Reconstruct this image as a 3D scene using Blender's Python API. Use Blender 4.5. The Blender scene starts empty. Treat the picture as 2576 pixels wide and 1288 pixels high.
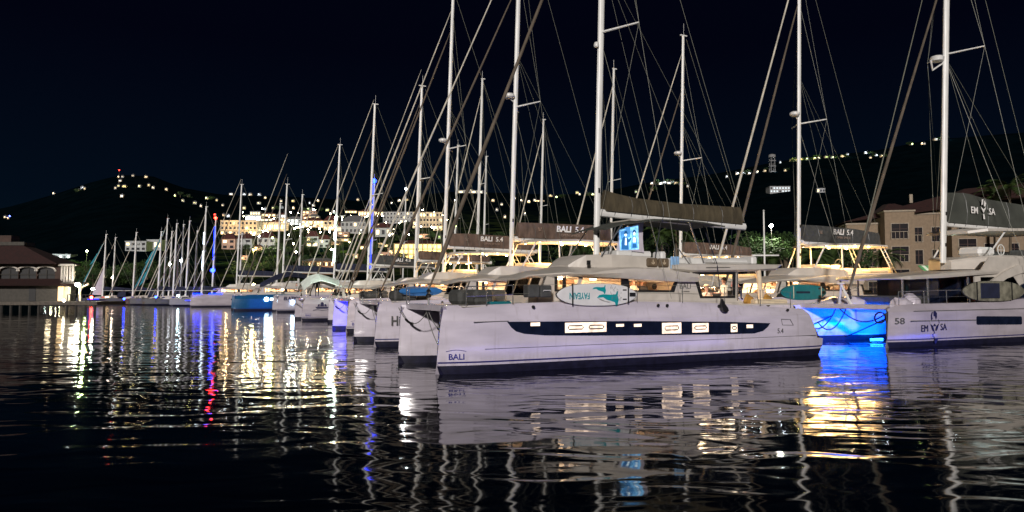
import bpy, bmesh, math, random
from mathutils import Vector, Matrix, Euler, noise
from mathutils.geometry import tessellate_polygon
S = bpy.context.scene
COL = S.collection
R = math.radians
# ------------------------------------------------------------------ camera
F = 1787.0; CX = 1288.0; CY = 644.0; HOR = 735.0; CH = 2.53
TH = math.atan((HOR - CY) / F)
cd = bpy.data.cameras.new('camera'); cam = bpy.data.objects.new('camera', cd); COL.objects.link(cam)
cam.location = (0, 0, CH); cam.rotation_euler = (math.pi/2 + TH, 0, 0)
cd.sensor_width = 36; cd.lens = 36 * F / 2576; cd.clip_end = 6000; cd.clip_start = .1
S.camera = cam
# ------------------------------------------------------------------ world: night sky
W = bpy.data.worlds.new('World'); S.world = W; W.use_nodes = True
nt = W.node_tree; nt.nodes.clear()
out = nt.nodes.new('ShaderNodeOutputWorld'); add = nt.nodes.new('ShaderNodeAddShader')
b1 = nt.nodes.new('ShaderNodeBackground'); b2 = nt.nodes.new('ShaderNodeBackground')
sky = nt.nodes.new('ShaderNodeTexSky'); sky.sky_type = 'NISHITA'; sky.sun_disc = False
sky.sun_elevation = R(0.5); sky.sun_rotation = R(188)
nt.links.new(sky.outputs[0], b1.inputs[0]); b1.inputs[1].default_value = 0.0002
tc = nt.nodes.new('ShaderNodeTexCoord'); sx = nt.nodes.new('ShaderNodeSeparateXYZ'); cr = nt.nodes.new('ShaderNodeValToRGB')
nt.links.new(tc.outputs['Generated'], sx.inputs[0]); nt.links.new(sx.outputs[2], cr.inputs[0])
cr.color_ramp.elements[0].position = 0.0; cr.color_ramp.elements[0].color = (.0012, .0055, .0092, 1)
cr.color_ramp.elements[1].position = .32; cr.color_ramp.elements[1].color = (.0004, .0007, .0036, 1)
e = cr.color_ramp.elements.new(.12); e.color = (.0006, .0028, .0070, 1)
nt.links.new(cr.outputs[0], b2.inputs[0]); b2.inputs[1].default_value = 1.3
nt.links.new(b1.outputs[0], add.inputs[0]); nt.links.new(b2.outputs[0], add.inputs[1]); nt.links.new(add.outputs[0], out.inputs[0])
# the moon / quay floodlighting from behind the viewer
sd = bpy.data.lights.new('sun', 'SUN'); so = bpy.data.objects.new('sun', sd); COL.objects.link(so)
sd.energy = 3.0; sd.angle = R(3); sd.color = (1.0, .93, .88)
so.rotation_euler = Euler((R(73), 0, R(-8)), 'XYZ')
S.view_settings.view_transform = 'Standard'; S.view_settings.look = 'None'
S.view_settings.exposure = 0; S.view_settings.gamma = 1
S.render.engine = 'CYCLES'
try:
    S.cycles.sample_clamp_indirect = 8; S.cycles.max_bounces = 6; S.cycles.caustics_reflective = False; S.cycles.caustics_refractive = False
    S.cycles.transparent_max_bounces = 12
except Exception: pass

# ------------------------------------------------------------------ pixel helpers (give a point at a real distance)
def ray(px, py):
    dx = px - CX; dz = CY - py
    return Vector((dx, F*math.cos(TH) - dz*math.sin(TH), F*math.sin(TH) + dz*math.cos(TH)))
def at(px, py, Y):
    r = ray(px, py); return Vector((0, 0, CH)) + r * (Y / r.y)
def ground(px, py, z=0.0):
    r = ray(px, py); return Vector((0, 0, CH)) + r * ((z - CH) / r.z)

# ------------------------------------------------------------------ materials
def nodes_of(m):
    m.use_nodes = True
    return m.node_tree, m.node_tree.nodes['Principled BSDF']
def mat(name, col, rough=.5, metal=0, var=.12, scale=3.0, coat=0, bump=0, bscale=20, col2=None, spec=.5, stretch=(1, 1, 1)):
    m = bpy.data.materials.new(name); t, p = nodes_of(m)
    p.inputs['Roughness'].default_value = rough; p.inputs['Metallic'].default_value = metal
    p.inputs['Coat Weight'].default_value = coat; p.inputs['Coat Roughness'].default_value = .12
    p.inputs['Specular IOR Level'].default_value = spec
    tc = t.nodes.new('ShaderNodeTexCoord'); mp = t.nodes.new('ShaderNodeMapping'); nz = t.nodes.new('ShaderNodeTexNoise'); r = t.nodes.new('ShaderNodeValToRGB')
    mp.inputs['Scale'].default_value = stretch
    nz.inputs['Scale'].default_value = scale; nz.inputs['Detail'].default_value = 5
    t.links.new(tc.outputs['Object'], mp.inputs[0]); t.links.new(mp.outputs[0], nz.inputs[0]); t.links.new(nz.outputs[0], r.inputs[0]); t.links.new(r.outputs[0], p.inputs['Base Color'])
    c2 = col2 or tuple(c * (1 - var) for c in col)
    c1 = col if col2 else tuple(min(1, c * (1 + var * .5)) for c in col)
    r.color_ramp.elements[0].position = .35; r.color_ramp.elements[0].color = (*c2, 1)
    r.color_ramp.elements[1].position = .65; r.color_ramp.elements[1].color = (*c1, 1)
    if bump:
        n2 = t.nodes.new('ShaderNodeTexNoise'); n2.inputs['Scale'].default_value = bscale; n2.inputs['Detail'].default_value = 3
        bp = t.nodes.new('ShaderNodeBump'); bp.inputs['Strength'].default_value = bump; bp.inputs['Distance'].default_value = .05
        t.links.new(mp.outputs[0], n2.inputs[0]); t.links.new(n2.outputs[0], bp.inputs['Height']); t.links.new(bp.outputs[0], p.inputs['Normal'])
    return m
def emit(name, col, strength, var=0, scale=6):
    m = bpy.data.materials.new(name); t, p = nodes_of(m)
    p.inputs['Base Color'].default_value = (*[min(1, c)*.6 for c in col], 1)
    p.inputs['Emission Color'].default_value = (*col, 1); p.inputs['Emission Strength'].default_value = strength
    if var:
        tc = t.nodes.new('ShaderNodeTexCoord'); nz = t.nodes.new('ShaderNodeTexNoise'); nz.inputs['Scale'].default_value = scale
        mr = t.nodes.new('ShaderNodeMapRange'); mr.inputs[1].default_value = .3; mr.inputs[2].default_value = .7
        mr.inputs[3].default_value = strength * (1 - var); mr.inputs[4].default_value = strength * (1 + var)
        t.links.new(tc.outputs['Object'], nz.inputs[0]); t.links.new(nz.outputs[0], mr.inputs[0]); t.links.new(mr.outputs[0], p.inputs['Emission Strength'])
    return m
def glassmat(name, tint=(.9, .93, .95), refl=.12):
    m = bpy.data.materials.new(name); m.use_nodes = True; t = m.node_tree; t.nodes.clear()
    o = t.nodes.new('ShaderNodeOutputMaterial'); mx = t.nodes.new('ShaderNodeMixShader'); tr = t.nodes.new('ShaderNodeBsdfTransparent'); g = t.nodes.new('ShaderNodeBsdfGlossy')
    lw = t.nodes.new('ShaderNodeLayerWeight'); lw.inputs[0].default_value = refl
    tr.inputs[0].default_value = (*tint, 1); g.inputs['Roughness'].default_value = .03
    t.links.new(lw.outputs['Fresnel'], mx.inputs[0]); t.links.new(tr.outputs[0], mx.inputs[1]); t.links.new(g.outputs[0], mx.inputs[2]); t.links.new(mx.outputs[0], o.inputs[0])
    return m
def gelmat(name, col):
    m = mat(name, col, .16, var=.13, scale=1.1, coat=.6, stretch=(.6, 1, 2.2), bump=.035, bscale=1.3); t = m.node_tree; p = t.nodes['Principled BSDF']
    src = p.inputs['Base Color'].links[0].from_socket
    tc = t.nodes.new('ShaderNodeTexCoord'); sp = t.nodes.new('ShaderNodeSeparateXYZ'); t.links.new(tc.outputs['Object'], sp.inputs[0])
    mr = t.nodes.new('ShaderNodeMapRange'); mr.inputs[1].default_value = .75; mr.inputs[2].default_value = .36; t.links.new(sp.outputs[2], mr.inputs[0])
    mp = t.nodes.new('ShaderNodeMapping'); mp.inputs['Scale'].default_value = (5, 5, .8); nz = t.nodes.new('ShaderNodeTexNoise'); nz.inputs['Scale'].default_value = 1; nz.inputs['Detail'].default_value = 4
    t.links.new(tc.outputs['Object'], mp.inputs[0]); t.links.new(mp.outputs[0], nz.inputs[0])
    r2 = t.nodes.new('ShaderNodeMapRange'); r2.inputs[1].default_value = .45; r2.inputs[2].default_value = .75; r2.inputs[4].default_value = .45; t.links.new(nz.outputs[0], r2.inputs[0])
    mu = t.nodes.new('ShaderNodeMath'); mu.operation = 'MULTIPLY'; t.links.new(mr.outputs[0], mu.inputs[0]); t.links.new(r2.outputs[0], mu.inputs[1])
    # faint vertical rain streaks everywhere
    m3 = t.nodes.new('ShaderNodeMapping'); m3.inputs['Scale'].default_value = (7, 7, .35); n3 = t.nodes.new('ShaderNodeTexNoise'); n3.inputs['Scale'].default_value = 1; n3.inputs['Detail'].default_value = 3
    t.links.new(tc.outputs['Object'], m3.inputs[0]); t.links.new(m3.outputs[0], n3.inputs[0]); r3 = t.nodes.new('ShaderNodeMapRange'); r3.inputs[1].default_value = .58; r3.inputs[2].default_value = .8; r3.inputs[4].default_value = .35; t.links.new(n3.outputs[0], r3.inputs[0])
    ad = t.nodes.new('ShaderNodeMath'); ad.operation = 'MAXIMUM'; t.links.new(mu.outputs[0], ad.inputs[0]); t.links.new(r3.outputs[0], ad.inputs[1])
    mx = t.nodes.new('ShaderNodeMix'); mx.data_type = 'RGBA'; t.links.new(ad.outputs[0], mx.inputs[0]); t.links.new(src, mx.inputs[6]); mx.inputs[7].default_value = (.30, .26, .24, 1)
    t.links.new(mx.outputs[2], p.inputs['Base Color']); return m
M = dict(
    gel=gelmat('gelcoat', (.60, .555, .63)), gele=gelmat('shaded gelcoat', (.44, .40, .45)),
    gel2=mat('deck gelcoat', (.55, .51, .455), .4, var=.10, scale=2),
    anti=mat('antifouling', (.012, .012, .03), .5, var=.4, scale=4),
    stripe=mat('boot stripe', (.015, .015, .12), .35),
    band=mat('tinted hull glass', (.008, .012, .03), .08, var=.3, coat=.6, spec=.5),
    alu=mat('painted mast', (.80, .80, .77), .35, var=.14, scale=1.5, stretch=(4, 4, .6)),
    steel=mat('stainless steel', (.6, .6, .6), .25, metal=.85, var=.1),
    wire=mat('wire rope', (.17, .175, .14), .5, var=.1),
    sail=mat('furled sail cloth', (.58, .54, .45), .8, var=.25, scale=2.5, bump=.4, bscale=9, stretch=(1, 1, .5)),
    sailuv=mat('brown furled sail cover', (.12, .095, .07), .85, var=.3, scale=2.5, bump=.4, bscale=9, stretch=(1, 1, .5)),
    cover=mat('taupe canvas', (.135, .09, .068), .85, var=.35, scale=1.6, bump=.9, bscale=2.2, stretch=(2.2, 1, .8)),
    coverd=mat('olive canvas', (.07, .056, .032), .85, var=.35, scale=1.6, bump=.9, bscale=2.2, stretch=(2.2, 1, .8)),
    coverg=mat('grey green canvas', (.055, .06, .05), .85, var=.25, scale=1.2, bump=.35, bscale=3),
    black=mat('black rubber', (.012, .012, .013), .5),
    dgrey=mat('dark grey fabric', (.06, .062, .06), .85, var=.25, scale=5, bump=.3),
    navy=mat('navy canvas', (.01, .014, .04), .8, var=.3),
    cream=mat('cream interior', (.80, .68, .52), .6, var=.12),
    wood=mat('teak', (.32, .17, .08), .5, var=.35, scale=6, stretch=(1, 8, 1)),
    white=mat('white plastic', (.72, .72, .70), .4, var=.06),
    cushion=mat('cream cushion', (.72, .60, .42), .8, var=.12, scale=3, bump=.2),
    yellow=mat('yellow cushion', (.42, .22, .04), .85, var=.2, bump=.2),
    brown=mat('brown seat back', (.14, .10, .06), .8, var=.2),
    towel=mat('blue towel', (.25, .45, .7), .9, var=.2),
    text=mat('dark lettering', (.02, .02, .07), .4), textg=mat('grey lettering', (.10, .10, .10), .4), textw=mat('white lettering', (.9, .88, .85), .6),
    textf=mat('faint lettering', (.32, .23, .18), .6),
    textnavy=mat('navy lettering', (.02, .02, .22), .4),
    teal=mat('teal board', (.01, .17, .20), .35, var=.15), tealart=mat('teal artwork', (.0, .30, .33), .5), blueb=mat('blue board', (.03, .16, .42), .4),
    rope=mat('dark rope', (.01, .011, .03), .8), ropel=mat('grey rope', (.2, .2, .19), .8),
    skin=mat('skin', (.55, .30, .21), .5, var=.1), hair=mat('dark hair', (.02, .014, .01), .7), shirt=mat('cream shirt', (.68, .60, .47), .8), trous=mat('dark trousers', (.03, .035, .06), .8), shirtr=mat('red checked shirt', (.6, .12, .08), .8, col2=(.7, .6, .5), scale=14), shirtd=mat('dark shirt', (.03, .03, .035), .8), cap=mat('tan cap', (.45, .30, .2), .8),
    orange=mat('orange line', (.7, .12, .02), .6),
    glass=glassmat('clear glass'), glassd=glassmat('smoked glass', (.25, .27, .32), .2),
    warm=emit('warm lamp', (1, .70, .36), 9), warmhot=emit('warm spot lamp', (1, .68, .32), 45), cool=emit('cool lamp', (.85, .95, 1), 60),
    warmpane=emit('lit cabin pane', (1, .76, .58), 1.35, .5, 4.5), underled=emit('hardtop strip lamp', (1, .76, .42), 14),
    blueled=emit('blue lamp', (.01, .03, 1), 25), bluesoft=emit('blue light strip', (.01, .02, 1), 4), red=emit('red lamp', (1, .02, .01), 40),
    uwl=emit('underwater lamp', (.02, .30, 1), 18), purple=emit('purple lamp', (.5, .08, 1), 3),
)
# ------------------------------------------------------------------ mesh builder
class MB:
    def __init__(s): s.v = []; s.f = []; s.m = []; s.sm = []
    def add(s, vs, fs, mi=0, smooth=False):
        o = len(s.v); s.v += [tuple(v) for v in vs]
        for f in fs: s.f.append([i + o for i in f]); s.m.append(mi); s.sm.append(smooth)
        return s
    def box(s, x0, x1, y0, y1, z0, z1, mi=0, bev=0):
        if bev:
            b = min(bev, (x1-x0)*.45, (y1-y0)*.45, (z1-z0)*.45)
            # chamfered box: stack of three rings
            rings = []
            for (z, k) in ((z0, b), (z0+b, 0), (z1-b, 0), (z1, b)):
                rings.append([(x0+k, y0+b, z), (x0+b, y0+k, z), (x1-b, y0+k, z), (x1-k, y0+b, z), (x1-k, y1-b, z), (x1-b, y1-k, z), (x0+b, y1-k, z), (x0+k, y1-b, z)])
            return s.loft(rings, mi, cap=True)
        v = [(x0,y0,z0),(x1,y0,z0),(x1,y1,z0),(x0,y1,z0),(x0,y0,z1),(x1,y0,z1),(x1,y1,z1),(x0,y1,z1)]
        return s.add(v, [(0,3,2,1),(4,5,6,7),(0,1,5,4),(1,2,6,5),(2,3,7,6),(3,0,4,7)], mi)
    def loft(s, rings, mi=0, cap=True, closed=True, smooth=False, mis=None):
        n = len(rings[0]); o = len(s.v)
        for r_ in rings: s.v += [tuple(p) for p in r_]
        for i in range(len(rings)-1):
            for j in range(n if closed else n-1):
                k = (j+1) % n
                s.f.append([o+i*n+j, o+i*n+k, o+(i+1)*n+k, o+(i+1)*n+j]); s.m.append(mis[j] if mis else mi); s.sm.append(smooth)
        if cap and closed:
            s.f.append([o+j for j in range(n)][::-1]); s.m.append(mi); s.sm.append(False)
            s.f.append([o+(len(rings)-1)*n+j for j in range(n)]); s.m.append(mi); s.sm.append(False)
        return s
    def tube(s, pts, r, n=6, mi=0, cap=True, ry=None):
        pts = [Vector(p) for p in pts]; rs = r if isinstance(r, (list, tuple)) else [r]*len(pts)
        rings = []; prev = None
        for i, p in enumerate(pts):
            d = (pts[min(i+1, len(pts)-1)] - pts[max(i-1, 0)])
            d = d.normalized() if d.length > 1e-9 else Vector((0, 0, 1))
            a = prev if prev is not None else (Vector((0, 0, 1)) if abs(d.z) < .9 else Vector((1, 0, 0)))
            u_ = (a - d*a.dot(d)); u_ = u_.normalized() if u_.length > 1e-6 else d.orthogonal().normalized()
            prev = u_; w = d.cross(u_)
            rings.append([p + u_*math.cos(2*math.pi*k/n)*rs[i] + w*math.sin(2*math.pi*k/n)*(ry*rs[i] if ry else rs[i]) for k in range(n)])
        return s.loft(rings, mi, cap, smooth=n > 5)
    def lathe(s, c, prof, n=16, mi=0, axis='z'):
        rings = []
        for r_, h in prof:
            if axis == 'z': rings.append([(c[0]+r_*math.cos(2*math.pi*k/n), c[1]+r_*math.sin(2*math.pi*k/n), c[2]+h) for k in range(n)])
            elif axis == 'y': rings.append([(c[0]+r_*math.cos(2*math.pi*k/n), c[1]+h, c[2]+r_*math.sin(2*math.pi*k/n)) for k in range(n)])
            else: rings.append([(c[0]+h, c[1]+r_*math.cos(2*math.pi*k/n), c[2]+r_*math.sin(2*math.pi*k/n)) for k in range(n)])
        return s.loft(rings, mi, True, smooth=True)
    def plate(s, outer, y, th, holes=(), mi=0):
        """polygon given in (x,z) standing at y, thickness th away (+y), with holes"""
        loops = [outer] + list(holes)
        pl = [[Vector((a, b, 0)) for a, b in l] for l in loops]
        tris = tessellate_polygon(pl); flat = [p for l in loops for p in l]; n = len(flat); o = len(s.v)
        s.v += [(a, y, b) for a, b in flat] + [(a, y+th, b) for a, b in flat]
        for t in tris:
            s.f.append([o+t[0], o+t[1], o+t[2]]); s.m.append(mi); s.sm.append(False)
            s.f.append([o+n+t[2], o+n+t[1], o+n+t[0]]); s.m.append(mi); s.sm.append(False)
        b = 0
        for l in loops:
            k = len(l)
            for j in range(k):
                a0 = b+j; a1 = b+(j+1) % k
                s.f.append([o+a0, o+a1, o+n+a1, o+n+a0]); s.m.append(mi); s.sm.append(False)
            b += k
        return s
    def xform(s, mx): s.v = [tuple(mx @ Vector(v)) for v in s.v]; return s
    def build(s, name, mats, parent=None, **tags):
        me = bpy.data.meshes.new(name); me.from_pydata(s.v, [], s.f)
        if not isinstance(mats, (list, tuple)): mats = [mats]
        for m in mats: me.materials.append(m)
        me.polygons.foreach_set('material_index', s.m); me.polygons.foreach_set('use_smooth', s.sm)
        bm = bmesh.new(); bm.from_mesh(me); bmesh.ops.recalc_face_normals(bm, faces=bm.faces); bm.to_mesh(me); bm.free()
        if any(s.sm): me.set_sharp_from_angle(angle=R(38))
        o = bpy.data.objects.new(name, me); COL.objects.link(o)
        if parent is not None: o.parent = parent
        for k, v in tags.items(): o[k] = v
        return o
def tag(o, label=None, category=None, group=None, kind=None):
    if label: o['label'] = label
    if category: o['category'] = category
    if group: o['group'] = group
    if kind: o['kind'] = kind
    return o
def empty(name, loc, rz=0, sc=1, **t):
    o = bpy.data.objects.new(name, None); COL.objects.link(o); o.location = loc; o.rotation_euler = (0, 0, rz); o.scale = (sc, sc, sc); o.empty_display_size = .3
    return tag(o, **t)
def lamp(kind, loc, energy, color, parent=None, size=.3, rot=None, name='lamp_light', sy=None, spot=None):
    d = bpy.data.lights.new(name, kind); d.energy = energy; d.color = color
    if kind == 'AREA':
        d.size = size
        if sy: d.shape = 'RECTANGLE'; d.size_y = sy
    else: d.shadow_soft_size = size
    if spot: d.spot_size = spot; d.spot_blend = .6
    o = bpy.data.objects.new(name, d); COL.objects.link(o); o.location = loc
    if rot: o.rotation_euler = rot
    if parent is not None: o.parent = parent
    return o
def textmesh(txt, size, m, parent, loc, name='lettering', rot=(math.pi/2, 0, 0), sx=1.0, bold=0.0, ext=.004, align='CENTER', label=None):
    c = bpy.data.curves.new('t', 'FONT'); c.body = txt; c.size = size; c.extrude = ext; c.offset = bold; c.align_x = align; c.align_y = 'CENTER'; c.resolution_u = 3
    o = bpy.data.objects.new('t', c); COL.objects.link(o)
    dg = bpy.context.evaluated_depsgraph_get(); me = bpy.data.meshes.new_from_object(o.evaluated_get(dg))
    bpy.data.objects.remove(o); me.materials.clear(); me.materials.append(m)
    n = bpy.data.objects.new(name, me); COL.objects.link(n); n.location = loc; n.rotation_euler = rot; n.scale = (sx, 1, 1)
    if parent is not None: n.parent = parent
    if label: n['label'] = label
    return n
def lerp(a, b, t): return a + (b-a)*t
def interp(tab, x):
    if x <= tab[0][0]: return tab[0][1]
    for (a, b), (c, d) in zip(tab, tab[1:]):
        if x <= c: return lerp(b, d, (x-a)/(c-a))
    return tab[-1][1]

# ------------------------------------------------------------------ water
def water_mat():
    m = bpy.data.materials.new('harbour water'); t, p = nodes_of(m)
    p.inputs['Base Color'].default_value = (.0003, .0012, .003, 1); p.inputs['Roughness'].default_value = .05; p.inputs['IOR'].default_value = 1.34
    tc = t.nodes.new('ShaderNodeTexCoord'); prev = None
    for (sc, st, dist, det, dst) in (((.16, .34, 1), 1, .055, 1, .6), ((.50, 1.05, 1), 1, .025, 1, 1.2), ((1.9, 3.4, 1), 1, .0018, 2, .4)):
        mp = t.nodes.new('ShaderNodeMapping'); mp.inputs['Scale'].default_value = sc; mp.inputs['Rotation'].default_value = (0, 0, R(8 if det == 1 else -6))
        n = t.nodes.new('ShaderNodeTexNoise'); n.inputs['Scale'].default_value = 1; n.inputs['Detail'].default_value = det; n.inputs['Roughness'].default_value = .45; n.inputs['Distortion'].default_value = dst
        b = t.nodes.new('ShaderNodeBump'); b.inputs['Strength'].default_value = st; b.inputs['Distance'].default_value = dist
        t.links.new(tc.outputs['Object'], mp.inputs[0]); t.links.new(mp.outputs[0], n.inputs[0]); t.links.new(n.outputs[0], b.inputs['Height'])
        if prev: t.links.new(prev.outputs[0], b.inputs['Normal'])
        prev = b
    t.links.new(prev.outputs[0], p.inputs['Normal'])
    return m
mb = MB(); mb.add([(-900, -60, 0), (900, -60, 0), (900, 900, 0), (-900, 900, 0)], [(0, 1, 2, 3)])
tag(mb.build('harbour_water', water_mat()), kind='structure')

# ------------------------------------------------------------------ hillside terrain
RIDGE = [(-900, 600), (-300, 560), (0, 520), (130, 484), (230, 450), (300, 434), (380, 438), (450, 466), (560, 486), (700, 488), (900, 500), (1150, 476), (1400, 485), (1500, 480), (1640, 452), (1800, 432), (1950, 402), (2050, 386), (2200, 374), (2350, 344), (2576, 326), (3000, 300), (3600, 290)]
R0, R1 = 175.0, 1000.0
def terrain(x, y):
    if y < 5: return -2
    px = CX + F * x / y; r = y
    if r < R0: return -2 + 2.6 * max(0, (r - R0 + 25) / 25)
    e_ = (HOR - interp(RIDGE, px)) / F
    t = min(1, (r - R0) / (R1 - R0))
    z = .6 + r * e_ * (t ** .6) if r <= R1 else .6 + R1 * e_ - (r - R1) * .12
    z += 6 * (noise.noise(Vector((x*.012, y*.012, 3))) ) * min(1, t*4) * (1.02-t)
    return z
def hit(px, py):
    r_ = ray(px, py); Y = 120
    while Y < 1100:
        p = Vector((0, 0, CH)) + r_ * (Y / r_.y)
        if terrain(p.x, p.y) > p.z: return p
        Y += 2
    return Vector((0, 0, CH)) + r_ * (1000 / r_.y)
mb = MB(); rows = []; ys = [R0-25 + (1250-R0) * (i/70)**1.4 for i in range(71)]
for Y in ys:
    rows.append([(Y*(px-CX)/F, Y, terrain(Y*(px-CX)/F, Y)) for px in range(-900, 3700, 40)])
mb.loft(rows, closed=False, smooth=True)
HM = mat('dark scrub', (.0012, .0046, .0066), .95, col2=(.0006, .0026, .0040), scale=.05, bump=.3, bscale=.3, spec=0)
def slope_cover(m):
    t = m.node_tree; p = t.nodes['Principled BSDF']; src = p.inputs['Base Color'].links[0].from_socket
    tc = t.nodes.new('ShaderNodeTexCoord'); sp = t.nodes.new('ShaderNodeSeparateXYZ'); t.links.new(tc.outputs['Object'], sp.inputs[0])
    dv = t.nodes.new('ShaderNodeMath'); dv.operation = 'DIVIDE'; t.links.new(sp.outputs[0], dv.inputs[0]); t.links.new(sp.outputs[1], dv.inputs[1])
    def mr(sock, a0, a1):
        n = t.nodes.new('ShaderNodeMapRange'); n.inputs[1].default_value = a0; n.inputs[2].default_value = a1; t.links.new(sock, n.inputs[0]); return n.outputs[0]
    nz = t.nodes.new('ShaderNodeTexNoise'); nz.inputs['Scale'].default_value = .07; nz.inputs['Detail'].default_value = 6; t.links.new(tc.outputs['Object'], nz.inputs[0])
    fs = [mr(dv.outputs[0], -.47, -.38), mr(dv.outputs[0], .16, .0), mr(sp.outputs[1], 800, 480), mr(nz.outputs[0], .42, .62)]
    o = fs[0]
    for f_ in fs[1:]:
        n = t.nodes.new('ShaderNodeMath'); n.operation = 'MULTIPLY'; t.links.new(o, n.inputs[0]); t.links.new(f_, n.inputs[1]); o = n.outputs[0]
    mx = t.nodes.new('ShaderNodeMix'); mx.data_type = 'RGBA'; t.links.new(o, mx.inputs[0]); t.links.new(src, mx.inputs[6]); mx.inputs[7].default_value = (.030, .042, .014, 1); t.links.new(mx.outputs[2], p.inputs['Base Color'])
slope_cover(HM); hill = mb.build('hillside', HM); tag(hill, kind='structure')
# low land behind the marina on the right
mb = MB(); mb.add([(-5, 106, .9), (30, 84, .9), (55, 70, .9), (90, 52, .9), (170, 52, .9), (260, 200, .9), (-260, 200, .9), (-90, 176, .9), (-60, 160, .9)], [tuple(range(9))])
mb.add([(-5, 106, -1), (30, 84, -1), (55, 70, -1), (90, 52, -1), (90, 52, .9), (55, 70, .9), (30, 84, .9), (-5, 106, .9)], [(0, 1, 6, 7), (1, 2, 5, 6), (2, 3, 4, 5)])
tag(mb.build('quay_ground', mat('quay ground', (.09, .085, .07), .9, bump=.3, bscale=2, scale=.4)), kind='structure')

# ------------------------------------------------------------------ catamarans
BR = math.atan2(.43913, .89842)               # every boat in the row lies with its bow to the left
U = Vector((.89842, .43913, 0)); V = Vector((-.43913, .89842, 0))
SHEER = [(0, 2.08), (3.1, 2.18), (5.6, 2.23), (10.8, 2.16), (13.5, 2.02), (15.7, 1.89), (17, 1.86)]
STERN = [(-.5, 16.1), (0, 16.41), (.39, 16.56), (.68, 16.57), (.70, 16.24), (1.01, 16.17), (1.5, 15.9), (1.9, 15.64), (2.4, 15.5)]
def hull_part(parent, side, L=16.4, HB=2.36, mats=None, sheer=SHEER, stern=STERN, zk=1.62, wid=1.5):
    """side -1: near hull, outer skin towards -y"""
    k = L / 16.4; rings = []
    outz = [(-.5, .55), (0, .13), (.26, .08), (.33, .065), (.38, .06), (.43, .055), (.665, .035), (.70, .034), (.9, .02), (1.3, 0), (zk, 0), (zk+.04, .035)]
    for i in range(31):
        t = (i/30)**1.25; s_ = t*16.4; top = interp(sheer, s_); row = []
        e_ = .30 * max(0, 1 - t/.12)**2 + .12 * max(0, (t-.93)/.07)**2
        w = wid if t > .35 else .42 + (wid-.42) * (t/.35)**.6
        w = max(w, .5) - .1*max(0, 1-t/.05)
        zz = outz + [(top-.10, .13), (top, .24)]
        inn = [(top, w-.06), (1.25, w), (.70, w-.01), (.665, w-.015), (.5, w-.03), (.26, w-.08), (-.5, w-.4)]
        for z, q in zz + inn:
            sb = .14*max(z, 0)/2.1 + (.25 if z < 0 else 0); ss_ = interp(stern, z)
            if q > w*.5 : x = sb + .0 + (ss_-sb)*t
            else: x = sb + (ss_-sb)*t
            yy = -HB + q + (e_ if q <= w*.5 else 0)
            yy = min(yy, -HB+w) if q > w*.5 else yy
            row.append((x*k, yy if side < 0 else -yy, z))
        rings.append(row)
    n = len(rings[0]); mis = [0]*n
    mis[0] = 1; mis[1] = 1; mis[3] = 2; mis[n-2] = 1; mis[n-1] = 1
    mb = MB(); mb.loft(rings, mis=mis, smooth=True)
    o = mb.build('hull', mats or [M['gel'], M['anti'], M['stripe']], parent)
    return o
def tub(mb, pts, r, n=6): return mb.tube(pts, r, n)
def railing(parent, pts, z0, h, xy2=None, n=4):
    """stanchion rail following pts (x,y)"""
    o = MB(); r_ = []
    for i, (x, y, z) in enumerate(pts): r_.append((x, y, z+h))
    o.tube(r_, .016, 6); o.tube([(x, y, z+h*.5) for x, y, z in pts], .008, 5)
    rail = o.build('railing', M['steel'], parent)
    for x, y, z in pts: MB().tube([(x, y, z-.02), (x, y, z+h)], .018, 6).build('stanchion', M['steel'], rail)
    return rail
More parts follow.
